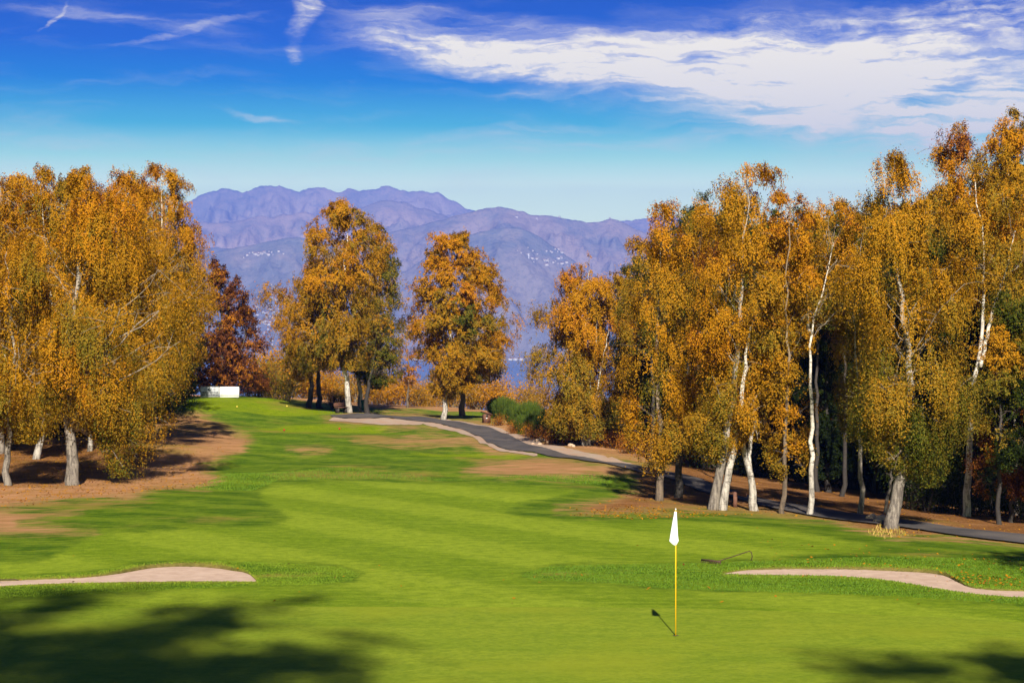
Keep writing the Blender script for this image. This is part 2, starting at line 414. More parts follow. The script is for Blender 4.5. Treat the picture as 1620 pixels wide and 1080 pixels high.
def ground_material():
    m, t = material('turf_and_soil')
    geo = t.add('ShaderNodeNewGeometry'); P = geo.outputs['Position']
    at = lambda n: t.add('ShaderNodeAttribute', attribute_name=n).outputs['Fac']
    big = t.noise(P, 0.09, 4, 0.6); mid = t.noise(P, 0.8, 5, 0.65); fine = t.noise(P, 14.0, 4, 0.7)
    strk = t.noise(t.mapping(P, rot=(0, 0, R(35)), scale=(0.35, 2.4, 1)), 1.4, 5, 0.6)
    strk2 = t.noise(t.mapping(P, rot=(0, 0, R(-50)), scale=(0.3, 2.8, 1)), 1.0, 4, 0.6)
    # rough: darker, streaky with old mower passes
    rough = t.mix(t.smooth(mid, 0.3, 0.7), (0.055, 0.118, 0.006), (0.180, 0.245, 0.014))
    rough = t.mix(t.smooth(strk, 0.42, 0.68), rough, (0.052, 0.115, 0.007))
    rough = t.mix(t.math('MULTIPLY', t.smooth(strk2, 0.5, 0.72), 0.55), rough, (0.20, 0.245, 0.018))
    rough = t.mix(t.math('MULTIPLY', t.smooth(fine, 0.45, 0.75), 0.4), rough, (0.18, 0.215, 0.006))
    wr = t.add('ShaderNodeTexWave', {'Scale': 0.12, 'Distortion': 16.0, 'Detail': 2.0, 'Detail Scale': 0.08}, wave_type='BANDS', bands_direction='X')
    t.l.new(t.mapping(P, rot=(0, 0, R(-50))), wr.inputs['Vector'])
    rough = t.mix(t.math('MULTIPLY', t.smooth(wr.outputs['Fac'], 0.55, 0.95), t.math('MULTIPLY', t.smooth(big, 0.30, 0.5), 0.6)), rough, (0.19, 0.25, 0.014))
    # fairway: pale yellow green with broad mowing bands
    wv = t.add('ShaderNodeTexWave', {'Scale': 0.062, 'Distortion': 3.5, 'Detail': 1.0, 'Detail Scale': 0.12}, wave_type='BANDS', bands_direction='X')
    t.l.new(t.mapping(P, rot=(0, 0, R(-33))), wv.inputs['Vector'])
    fw = t.mix(t.smooth(wv.outputs['Fac'], 0.25, 0.75), (0.262, 0.330, 0.020), (0.178, 0.252, 0.011))
    fw = t.mix(t.math('MULTIPLY', t.smooth(strk, 0.4, 0.7), 0.5), fw, (0.295, 0.350, 0.030))
    fw = t.mix(t.math('MULTIPLY', t.smooth(mid, 0.45, 0.75), 0.35), fw, (0.165, 0.230, 0.010))
    col = t.mix(t.smooth(t.math('ADD', at('fair'), t.math('MULTIPLY', t.math('SUBTRACT', mid, 0.5), 1.0)), -0.34, 0.34), rough, fw)
    teec = t.mix(t.smooth(mid, 0.3, 0.7), (0.19, 0.26, 0.004), (0.24, 0.29, 0.008))
    col = t.mix(t.smooth(at('tee'), -0.3, 0.3), col, teec)
    mot = t.smooth(t.noise(P, 3.0, 7, 0.8), 0.36, 0.64)
    col = t.mix(t.math('MULTIPLY', mot, 0.62), col, t.mix(1.0, col, (0.40, 0.52, 0.4), 'MULTIPLY'))
    grain = t.smooth(t.noise(t.mapping(P, scale=(1.0, 0.5, 1)), 22.0, 3, 0.8), 0.35, 0.65)
    col = t.mix(t.math('MULTIPLY', grain, 0.35), col, t.mix(1.0, col, (0.5, 0.58, 0.5), 'MULTIPLY'))
    # bare soil and leaf litter
    soil = t.mix(t.smooth(t.noise(t.mapping(P, scale=(0.5, 1.6, 1)), 1.1, 6, 0.65), 0.35, 0.65), (0.43, 0.22, 0.11), (0.26, 0.135, 0.05))
    soil = t.mix(t.math('MULTIPLY', t.smooth(fine, 0.4, 0.7), 0.5), soil, (0.40, 0.20, 0.075))
    soil = t.mix(t.math('MULTIPLY', t.smooth(mid, 0.55, 0.75), 0.55), soil, (0.13, 0.13, 0.02))
    soil = t.mix(t.math('MULTIPLY', at('litter'), t.smooth(mid, 0.15, 0.6)), soil, t.mix(t.smooth(fine, 0.35, 0.65), (0.12, 0.052, 0.018), (0.24, 0.105, 0.030)))
    dn = t.math('ADD', t.math('MULTIPLY', t.math('SUBTRACT', mid, 0.5), 1.5), t.math('MULTIPLY', t.math('SUBTRACT', strk, 0.5), 1.8))
    col = t.mix(t.smooth(t.math('ADD', at('dirt'), dn), -0.30, 0.42), col, soil)
    # thin worn patches scattered through the rough
    worn = t.math('MULTIPLY', t.smooth(t.math('ADD', big, t.math('MULTIPLY', mid, 0.35)), 0.72, 0.86), t.smooth(at('fair'), 0.0, -0.8))
    col = t.mix(t.math('MULTIPLY', worn, 0.75), col, (0.25, 0.165, 0.04))
    # straw coloured edge of the bunkers
    col = t.mix(t.math('MULTIPLY', t.smooth(t.math('ADD', at('rim'), t.math('MULTIPLY', t.math('SUBTRACT', mid, 0.5), 0.9)), 0.45, 0.95), 0.5), col, (0.22, 0.17, 0.04))
    col = t.mix(at('cut'), col, t.mix(t.smooth(t.noise(P, 7.0, 4, 0.7), 0.35, 0.65), (0.055, 0.035, 0.016), (0.15, 0.095, 0.045)))
    setc(t, col, 0.85)
    t.bsdf.inputs['Specular IOR Level'].default_value = 0.03
    bh = t.math('ADD', t.math('MULTIPLY', t.noise(P, 30.0, 3, 0.7), 0.5), t.math('MULTIPLY', t.noise(P, 5.0, 4, 0.7), 0.7))
    bp = t.add('ShaderNodeBump', {'Strength': 0.7, 'Distance': 0.11, 'Height': bh}); t.l.new(bp.outputs[0], t.bsdf.inputs['Normal'])
    return m


gm = np_mesh('ground', allv, np.vstack([gq, aq]), None, ground_material(), True)
for nm, arr, fill in (('fair', fair, 1.0), ('dirt', dirt, -1.0), ('tee', tee, -1.0), ('rim', rim, 0.0), ('litter', litter, 0.0), ('cut', cut, 0.0)):
    a = gm.attributes.new(nm, 'FLOAT', 'POINT'); a.data.foreach_set('value', np.r_[arr.ravel(), np.full(ax.size, fill)].astype(np.float32))
tag(link('ground', gm), 'rolling golf course ground of rough, fairway and bare soil', 'ground', kind='structure')


def strip_sheet(name, near, far, mat, dz, ncol=160, nrow=8, zfun=None, edge_noise=0.0, seed=1):
    """a sheet between a near and a far edge, both traced along the ground"""
    rg = np.random.default_rng(seed)
    a = smooth_line(near, ncol); b = smooth_line(far, ncol)
    if edge_noise:
        for e in (a, b):
            e[:, 1] += np.interp(np.arange(ncol), np.arange(0, ncol + 3, 2), rg.normal(0, edge_noise, len(np.arange(0, ncol + 3, 2))))
    A = np.array([G(*p) for p in a]); B = np.array([G(*p) for p in b])
    s = np.linspace(0, 1, nrow)[:, None, None]
    Q = A[None] * (1 - s) + B[None] * s
    Q[..., 2] = ground_z(Q[..., 0], Q[..., 1]) + dz
    wl_ = np.clip((np.linalg.norm(B - A, axis=1) - 0.9) / 1.6, 0, 1)[None]
    if zfun is not None: Q[..., 2] += wl_ * zfun(np.linspace(0, 1, nrow)[:, None], np.linspace(0, 1, ncol)[None])
    i = np.arange(nrow * ncol).reshape(nrow, ncol)
    q = np.stack([i[:-1, :-1], i[:-1, 1:], i[1:, 1:], i[1:, :-1]], -1).reshape(-1, 4)
    return link(name, np_mesh(name, Q.reshape(-1, 3), q, None, mat, True))


# putting green
m, t = material('putting_turf')
P = t.add('ShaderNodeNewGeometry').outputs['Position']
g1 = t.noise(t.mapping(P, scale=(0.5, 1.2, 1)), 0.9, 5, 0.6); g2 = t.noise(P, 9.0, 3, 0.6); g3 = t.noise(P, 0.25, 3, 0.5)
c = t.mix(t.smooth(g1, 0.3, 0.7), (0.158, 0.215, 0.014), (0.205, 0.252, 0.018))
c = t.mix(t.math('MULTIPLY', t.smooth(g2, 0.4, 0.7), 0.3), c, (0.085, 0.13, 0.003))
c = t.mix(t.math('MULTIPLY', t.smooth(t.noise(P, 4.0, 6, 0.75), 0.4, 0.62), 0.42), c, t.mix(1.0, c, (0.52, 0.62, 0.5), 'MULTIPLY'))
c = t.mix(t.math('MULTIPLY', t.smooth(g3, 0.5, 0.7), 0.5), c, (0.215, 0.240, 0.014))
setc(t, c, 0.8); t.bsdf.inputs['Specular IOR Level'].default_value = 0.03
bp = t.add('ShaderNodeBump', {'Strength': 0.4, 'Distance': 0.05, 'Height': t.noise(P, 9.0, 6, 0.75)}); t.l.new(bp.outputs[0], t.bsdf.inputs['Normal'])
near_edge = [(-700, 1180), (0, 1180), (800, 1180), (1600, 1180), (2300, 1180)]
tag(strip_sheet('putting_green', near_edge, GREEN_FAR, m, 0.012, 140, 40), 'smooth closely mown putting green around the flagstick', 'putting green', kind='structure')

# sand bunkers
m, t = material('bunker_sand')
P = t.add('ShaderNodeNewGeometry').outputs['Position']
n1 = t.noise(P, 3.0, 6, 0.65); n2 = t.noise(P, 40.0, 3, 0.6)
c = t.mix(t.smooth(n1, 0.3, 0.7), (0.50, 0.36, 0.27), (0.40, 0.275, 0.20))
c = t.mix(t.math('MULTIPLY', t.smooth(n2, 0.62, 0.72), 0.5), c, (0.30, 0.18, 0.10)); setc(t, c, 0.95)
wv = t.add('ShaderNodeTexWave', {'Scale': 4.0, 'Distortion': 3.0, 'Detail': 2.0}); t.l.new(P, wv.inputs['Vector'])
bp = t.add('ShaderNodeBump', {'Strength': 0.35, 'Distance': 0.03, 'Height': t.math('ADD', n1, t.math('MULTIPLY', wv.outputs['Fac'], 0.3))}); t.l.new(bp.outputs[0], t.bsdf.inputs['Normal'])
bowl = lambda s, u: -(0.03 * np.sin(np.pi * np.clip(s, 0, 1)) + 0.055 * s ** 3) * np.clip(np.minimum(u, 1 - u) * 12, 0.1, 1)
tag(strip_sheet('sand_bunker', BUNK_L_NEAR, BUNK_L_FAR, m, -0.02, 200, 16, bowl, 0.35, 3), 'pale sand bunker with a rounded lip left of the green', 'bunker', kind='structure')
tag(strip_sheet('sand_bunker', BUNK_R_NEAR, BUNK_R_FAR, m, -0.02, 200, 16, bowl, 0.35, 4), 'pale sand bunker with a dropping right lip right of the flag', 'bunker', kind='structure')

# cart path and its gravel edges
PATH_FAR = [(522, 657.5), (600, 657), (680, 661), (740, 670), (785, 679), (815, 694), (850, 709), (900, 721), (980, 734), (1050, 745), (1120, 764), (1200, 786), (1300, 806), (1440, 825), (1520, 837), (1620, 847), (1750, 860)]
PATH_NEAR = [(526, 659.5), (600, 664), (680, 670.5), (720, 676), (750, 686), (775, 700), (805, 712), (850, 718), (910, 729), (980, 742), (1050, 756), (1120, 778), (1200, 799), (1300, 818), (1440, 837), (1520, 849), (1620, 861), (1750, 876)]
m, t = material('asphalt')
P = t.add('ShaderNodeNewGeometry').outputs['Position']
n1 = t.noise(P, 0.6, 5, 0.65); n2 = t.noise(P, 30, 3, 0.7)
c = t.mix(t.smooth(n1, 0.35, 0.7), (0.050, 0.045, 0.046), (0.105, 0.088, 0.078))
c = t.mix(t.math('MULTIPLY', t.smooth(n2, 0.55, 0.7), 0.35), c, (0.16, 0.13, 0.10)); setc(t, c, 0.8)
bp = t.add('ShaderNodeBump', {'Strength': 0.4, 'Distance': 0.02, 'Height': n2}); t.l.new(bp.outputs[0], t.bsdf.inputs['Normal'])
tag(strip_sheet('cart_path', PATH_NEAR, PATH_FAR, m, 0.05, 320, 7, None, 0.12, 5), 'dark asphalt cart path curving down from the tee past the birches', 'path', kind='structure')
m, t = material('gravel')
P = t.add('ShaderNodeNewGeometry').outputs['Position']
n1 = t.noise(P, 1.2, 5, 0.65); n2 = t.noise(P, 22, 3, 0.7)
c = t.mix(t.smooth(n1, 0.3, 0.7), (0.35, 0.275, 0.215), (0.36, 0.225, 0.15))
c = t.mix(t.math('MULTIPLY', t.smooth(n2, 0.5, 0.65), 0.5), c, (0.25, 0.18, 0.13)); setc(t, c, 0.9)
bp = t.add('ShaderNodeBump', {'Strength': 0.6, 'Distance': 0.04, 'Height': n2}); t.l.new(bp.outputs[0], t.bsdf.inputs['Normal'])
V_FAR = [(700, 661), (740, 668), (790, 677), (828, 690), (866, 704), (915, 717), (990, 732), (1085, 749)]
V_NEAR = [(700, 664), (740, 670), (785, 679), (815, 694), (850, 709), (900, 721), (980, 735), (1080, 754)]
tag(strip_sheet('gravel_verge', V_NEAR, V_FAR, m, 0.025, 120, 5, None, 0.4, 6), 'pale gravel verge on the uphill side of the cart path', 'verge', kind='structure')
tag(strip_sheet('gravel_verge', [(520, 663.5), (560, 669.5), (640, 672), (690, 675.5), (738, 687), (767, 702.5), (800, 715), (850, 721)],
                [(526, 659.5), (600, 664), (680, 670.5), (720, 676), (750, 686), (775, 700), (805, 712), (850, 718.5)], m, 0.02, 120, 5, None, 0.4, 7),
    'pinkish gravel verge on the fairway side of the cart path', 'verge', kind='structure')

# ------------------------------------------------------------------ lake and mountains
LAKE_Z = -80.0
m, t = material('lake_water')
P = t.add('ShaderNodeNewGeometry').outputs['Position']
setc(t, (0.16, 0.22, 0.34), 0.3); t.bsdf.inputs['Specular IOR Level'].default_value = 0.5
bp = t.add('ShaderNodeBump', {'Strength': 0.15, 'Distance': 1.0, 'Height': t.noise(t.mapping(P, scale=(0.02, 0.004, 1)), 1.0, 4, 0.6)}); t.l.new(bp.outputs[0], t.bsdf.inputs['Normal'])
lx, ly = 9000, 0
lk = np_mesh('lake', [(-7000, 420, LAKE_Z), (7000, 420, LAKE_Z), (7000, 9000, LAKE_Z), (-7000, 9000, LAKE_Z)], [(0, 1, 2, 3)], None, m)
tag(link('lake', lk), 'blue lake far below the course', 'lake', kind='structure')


def mountain_material(name, a, b, c_):
    m, t = material(name)
    P = t.add('ShaderNodeNewGeometry').outputs['Position']
    n1 = t.noise(P, 0.0022, 7, 0.6); n2 = t.noise(P, 0.012, 5, 0.65); n3 = t.noise(t.mapping(P, scale=(1, 0.3, 1.5)), 0.004, 6, 0.65)
    col = t.mix(t.smooth(n1, 0.42, 0.58), a, b)
    col = t.mix(t.math('MULTIPLY', t.smooth(n3, 0.52, 0.66), 0.7), col, c_)
    col = t.mix(t.math('MULTIPLY', t.smooth(n2, 0.45, 0.65), 0.4), col, a)
    n4 = t.noise(P, 0.045, 4, 0.7)
    col = t.mix(t.math('MULTIPLY', t.smooth(n4, 0.5, 0.62), 0.45), col, t.mix(1.0, col, (0.5, 0.55, 0.55), 'MULTIPLY'))
    setc(t, col, 0.95); t.bsdf.inputs['Specular IOR Level'].default_value = 0.0
    bp = t.add('ShaderNodeBump', {'Strength': 0.4, 'Distance': 40.0, 'Height': t.math('ADD', n2, t.math('MULTIPLY', n4, 0.4))}); t.l.new(bp.outputs[0], t.bsdf.inputs['Normal'])
    return m


RIDGES = [  # name, label, crest distance, foot distance, roughness, profile in photo pixels
    ('mountain_ridge', 'rocky far mountain crest against the sky', 16500, 13200, 200,
     [(-300, 420), (150, 380), (280, 332), (310, 313), (330, 303), (350, 301), (375, 304), (400, 301), (425, 297), (440, 296), (455, 301), (472, 308), (485, 303), (500, 298), (515, 302), (535, 307), (550, 303), (575, 299),
      (590, 296), (605, 296), (622, 301), (640, 300), (657, 299), (675, 303), (690, 307), (705, 314), (720, 323), (740, 333), (780, 352), (860, 378), (1000, 350), (1060, 345), (1150, 375), (1700, 430), (2000, 440)]),
    ('mountain_ridge', 'middle mountain with a brown pointed summit', 13000, 10400, 140,
     [(-300, 440), (200, 380), (300, 346), (350, 349), (385, 345), (430, 346), (470, 338), (520, 345), (560, 334), (590, 321), (605, 317), (618, 318), (650, 326), (680, 334), (705, 344), (740, 365), (900, 430), (1700, 470), (2000, 480)]),
    ('mountain_ridge', 'nearer wooded mountain with a broad rounded summit', 10400, 8600, 110,
     [(-300, 470), (200, 405), (300, 385), (420, 392), (520, 380), (600, 368), (660, 361), (700, 350), (730, 337), (758, 329), (790, 327), (800, 330), (818, 336), (838, 342), (870, 344), (905, 350), (945, 353), (968, 347), (982, 351), (1005, 363), (1050, 380), (1200, 420), (1700, 490), (2000, 500)]),
    ('mountain_ridge', 'low wooded spur above the lake shore', 9000, 7700, 55,
     [(-300, 480), (200, 430), (300, 412), (350, 398), (400, 389), (440, 381), (475, 376), (520, 388), (590, 425), (640, 430), (690, 398), (740, 372), (780, 362), (815, 361), (850, 372), (890, 400), (930, 428), (980, 462), (1050, 490), (1700, 520), (2000, 530)])]
M_MATS = [mountain_material('far_rock', (0.54, 0.44, 0.33), (0.38, 0.34, 0.28), (0.60, 0.48, 0.36)),
          mountain_material('moor', (0.49, 0.38, 0.30), (0.35, 0.30, 0.25), (0.56, 0.42, 0.31)),
          mountain_material('wooded_slope', (0.36, 0.29, 0.25), (0.24, 0.23, 0.22), (0.43, 0.33, 0.26)),
          mountain_material('wooded_spur', (0.30, 0.26, 0.23), (0.21, 0.21, 0.20), (0.36, 0.30, 0.25))]


def ridge_z(i, px, d):
    nm, lb, dr, df, amp, prof = RIDGES[i]
    prof = np.array(prof, float)
    crest = CZ + (YH - np.interp(px, prof[:, 0], prof[:, 1])) / F * dr
    s = np.clip((d - df) / (dr - df), 0, 1)
    front = LAKE_Z - 6 + (crest - LAKE_Z + 6) * (0.35 * s + 0.65 * s ** 1.5)
    z = np.where(d <= dr, front, crest - (d - dr) * 0.4)
    return z, s


def mountain_noise(X, Y, i):
    v = np.empty(X.size); xs = X.ravel(); ys = Y.ravel()
    for k in range(X.size):
        p = Vector((xs[k] * 0.0030, ys[k] * 0.0011, i * 7.3))
        v[k] = mnoise.ridged_multi_fractal(p, 0.75, 2.2, 7, 1.0, 2.0) - 1.1
    return v.reshape(X.shape)


for i, (nm, lb, dr, df, amp, prof) in enumerate(RIDGES):
    pxs = np.arange(-300, 2001, 3.5); nrw = 70
    dd = np.r_[np.linspace(df, dr, nrw), dr + np.array([60.0, 250.0, 700.0])]
    PXg, Dg = np.meshgrid(pxs, dd)
    Z, S = ridge_z(i, PXg, Dg)
    Xg = (PXg - 810) / F * dr * (0.35 + 0.65 * Dg / dr)          # sides fan out a little with distance
    Xg = (PXg - 810) / F * Dg
    N = mountain_noise(Xg, Dg, i)
    Z = Z + N * amp * np.clip(S * 4, 0, 1) * np.where(Dg <= dr, np.clip((1 - S) * 5, 0.16, 1), 0.16)
    ii = np.arange(Z.size).reshape(Z.shape)
    q = np.stack([ii[:-1, :-1], ii[:-1, 1:], ii[1:, 1:], ii[1:, :-1]], -1).reshape(-1, 4)
    o = link(nm, np_mesh(nm, np.stack([Xg, Dg, Z], -1).reshape(-1, 3), q, None, M_MATS[i], True))
    tag(o, lb, 'mountain', kind='structure')

# houses of the lakeside towns
mw = simple('house_plaster', (0.68, 0.64, 0.60), (0.45, 0.42, 0.38), 0.2, 0.8); mr = simple('house_roof', (0.30, 0.13, 0.08), (0.24, 0.11, 0.07), 0.3, 0.8)


def house_mesh(wd, dp, ht, name):
    v = [(-wd, -dp, -4), (wd, -dp, -4), (wd, dp, -4), (-wd, dp, -4), (-wd, -dp, ht), (wd, -dp, ht), (wd, dp, ht), (-wd, dp, ht),
         (-wd - .5, -dp - .7, ht), (wd + .5, -dp - .7, ht), (wd + .5, dp + .7, ht), (-wd - .5, dp + .7, ht), (-wd - .5, 0, ht + dp * .5), (wd + .5, 0, ht + dp * .5)]
    q = [(0, 1, 5, 4), (1, 2, 6, 5), (2, 3, 7, 6), (3, 0, 4, 7), (8, 9, 13, 12), (10, 11, 12, 13)]
    tr = [(9, 10, 13), (11, 8, 12)]
    me = np_mesh(name, v, q, tr, [mw, mr])
    for k, p in enumerate(me.polygons): p.material_index = 1 if k in (4, 5) else 0
    return me


rg = np.random.default_rng(11)
H_M = [house_mesh(4, 3.5, 4, 'house'), house_mesh(5.5, 4, 5.5, 'house'), house_mesh(8, 4.5, 5, 'house'), house_mesh(3.2, 3, 3.5, 'house')]
TOWNS = [  # ridge, centre px, centre py, spread x, spread y, count, label, group
    (3, 412, 411, 26, 5, 30, 'white house of the hillside village left of the tall middle birch', 'houses of the left hillside village'),
    (3, 428, 505, 26, 30, 85, 'white house of the lakeside town between the red tree and the middle birch', 'houses of the left lakeside town'),
    (3, 868, 408, 34, 14, 36, 'white house of the mountain village above the right hand grove', 'houses of the right mountain village'),
    (3, 642, 388, 30, 10, 16, 'white house on the slope between the two middle birches', 'houses between the middle birches'),
    (2, 872, 348, 70, 4, 6, 'white house near the crest of the rounded mountain', 'houses near the mountain crest')]
for ri, cx, cy, sx, sy, cnt, lab, grp in TOWNS:
    for k in range(cnt):
        px = cx + rg.normal(0, sx * 0.55); py = cy + rg.normal(0, sy * 0.55)
        nm, lb, dr, df, amp, prof = RIDGES[ri]
        dd = np.linspace(df + 40, dr, 160); z, S = ridge_z(ri, np.full(160, px), dd)
        X = (px - 810) / F * dd
        hit = np.nonzero(z >= CZ - (py - YH) / F * dd)[0]
        if not len(hit): continue
        j = hit[0]; d = dd[j]; x = X[j]
        Nn = mountain_noise(np.array([x]), np.array([d]), ri)[0]
        zz = z[j] + Nn * amp * np.clip(S[j] * 4, 0, 1) * np.clip((1 - S[j]) * 5, 0.16, 1)
        o = link('house', H_M[int(rg.integers(0, 4))], None, (x, d, zz + 2.0)); o.rotation_euler = (0, 0, rg.uniform(-0.5, 0.5))
        s_ = rg.uniform(0.55, 1.1); o.scale = (s_, s_, s_)
        tag(o, lab, 'house', grp)
# shore line buildings on the water's edge
for k in range(14):
    px = rg.uniform(790, 850) if k < 8 else rg.uniform(640, 690)
    o = link('house', H_M[2], None, ((px - 810) / F * 7690, 7690 + rg.uniform(0, 20), LAKE_Z + 4)); o.rotation_euler = (0, 0, rg.uniform(-.2, .2))
    tag(o, 'white waterfront house on the far lake shore', 'house', 'waterfront houses on the far shore')
mm_ = simple('mast_paint', (0.8, 0.8, 0.8), (0.7, 0.7, 0.72), 1.0, 0.6)
for px, pyt, lab in ((836.5, 402, 'taller white radio mast on the slope above the lake'), (827.5, 408, 'shorter white radio mast on the slope above the lake')):
    d = 8350.0; z, S = ridge_z(3, np.array([px]), np.array([d]))
    d_hits = np.linspace(7750, 9000, 300); zz, _ = ridge_z(3, np.full(300, px), d_hits)
    j = np.nonzero(zz >= CZ - (415 - YH) / F * d_hits)[0]; j = j[0] if len(j) else 150
    d = d_hits[j]; base = np.array([(px - 810) / F * d, d, zz[j] - 3])
    hgt = (415 - pyt) / F * d + 6
    e = empty('radio_mast', base)
    b = MB(); b.tube([(0, 0, 0), (0, 0, hgt * .6), (0, 0, hgt)], [3.2, 2.4, 1.4], 6); b.build('tower', mm_, e)
    b = MB(); b.tube([(0, 0, hgt * .7), (0, 0, hgt * .8)], [4.2, 4.2], 8); b.build('antenna_platform', mm_, e)
    tag(e, lab, 'radio mast')

# ------------------------------------------------------------------ plants
LEAF_RAMP = [(0.0, (0.008, 0.013, 0.003)), (0.10, (0.014, 0.022, 0.003)), (0.22, (0.055, 0.066, 0.006)), (0.38, (0.155, 0.112, 0.012)), (0.54, (0.275, 0.138, 0.008)), (0.70, (0.375, 0.165, 0.006)),  # lowest stops: near-black leaves with woodland shade in the colour
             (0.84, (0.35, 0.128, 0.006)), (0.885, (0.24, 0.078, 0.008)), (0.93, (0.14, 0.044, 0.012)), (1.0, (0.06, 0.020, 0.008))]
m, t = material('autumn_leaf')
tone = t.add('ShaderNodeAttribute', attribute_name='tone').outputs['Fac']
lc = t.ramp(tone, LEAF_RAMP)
setc(t, lc, 0.5); t.bsdf.inputs['Specular IOR Level'].default_value = 0.04
tr = t.add('ShaderNodeBsdfTranslucent', {'Color': lc})
mx = t.add('ShaderNodeMixShader', {'Fac': 0.12}); t.l.new(t.bsdf.outputs[0], mx.inputs[1]); t.l.new(tr.outputs[0], mx.inputs[2]); t.l.new(mx.outputs[0], t.out.inputs[0])
LEAF = m


def bark(name, white, dark, mark, base_h):
    m, t = material(name)
    oc = t.add('ShaderNodeTexCoord').outputs['Object']
    z = t.add('ShaderNodeSeparateXYZ', {0: oc}).outputs[2]
    band = t.noise(t.mapping(oc, scale=(2.2, 2.2, 9.0)), 1.6, 4, 0.7)
    blot = t.noise(t.mapping(oc, scale=(3.0, 3.0, 1.6)), 1.5, 4, 0.65)
    c = t.mix(t.smooth(blot, 0.3, 0.7), white, tuple(x * 0.78 for x in white))
    c = t.mix(t.smooth(band, 0.54, 0.62), c, dark)
    low = t.math('ADD', t.math('DIVIDE', z, -base_h), t.math('MULTIPLY', blot, 2.2))
    c = t.mix(t.math('MULTIPLY', t.smooth(low, 0.05, 0.75), mark), c, t.mix(t.smooth(t.noise(t.mapping(oc, scale=(6, 6, 1.2)), 2.0, 4, 0.7), 0.4, 0.6), dark, tuple(0.5 * a + 0.3 * b for a, b in zip(white, dark))))
    setc(t, c, 0.8)
    bp = t.add('ShaderNodeBump', {'Strength': 0.6, 'Distance': 0.03, 'Height': t.math('ADD', band, blot)}); t.l.new(bp.outputs[0], t.bsdf.inputs['Normal'])
    return m


BARK = {'white': bark('birch_bark', (0.60, 0.54, 0.47), (0.05, 0.04, 0.035), 0.75, 2.2),
        'grey': bark('grey_birch_bark', (0.34, 0.29, 0.24), (0.05, 0.04, 0.035), 0.85, 3.0),
        'brown': bark('brown_bark', (0.22, 0.16, 0.11), (0.06, 0.045, 0.035), 0.8, 3.0),
        'dark': bark('dark_bark', (0.055, 0.045, 0.04), (0.02, 0.017, 0.015), 0.8, 3.0)}
BRANCH = simple('branch_bark', (0.30, 0.25, 0.20), (0.14, 0.105, 0.08), 3.0, 0.8)
BRANCH_DARK = simple('dark_branch_bark', (0.10, 0.075, 0.06), (0.06, 0.045, 0.04), 3.0, 0.8)


def leaf_mesh(name, pos, tone, size, rng, hang=0.5, aspect=0.62, face=None):
    n = len(pos)
    a = rng.normal(0, 1, (n, 3)); a[:, 2] -= hang * 1.6; a /= np.linalg.norm(a, axis=1)[:, None]
    r = rng.normal(0, 1, (n, 3))
    if face is not None:                 # blades of one spray tend to face outwards from it
        nn = face / (np.linalg.norm(face, axis=1)[:, None] + 1e-6) * 1.25 + r * 0.55
        nn /= np.linalg.norm(nn, axis=1)[:, None] + 1e-9
        a = a - nn * np.sum(a * nn, axis=1)[:, None]; a /= np.linalg.norm(a, axis=1)[:, None] + 1e-9
        r = nn
    b = np.cross(a, r); b /= np.linalg.norm(b, axis=1)[:, None] + 1e-9
    L = (size * rng.uniform(0.7, 1.3, n))[:, None]
    v = np.stack([pos - a * L * .5, pos + b * L * aspect * .5, pos + a * L * .5, pos - b * L * aspect * .5], 1)
    me = np_mesh(name, v.reshape(-1, 3), np.arange(n * 4).reshape(n, 4), None, LEAF)
    at = me.attributes.new('tone', 'FLOAT', 'FACE'); at.data.foreach_set('value', np.clip(tone, 0, 1).astype(np.float32))
    return me


LEAFN = []


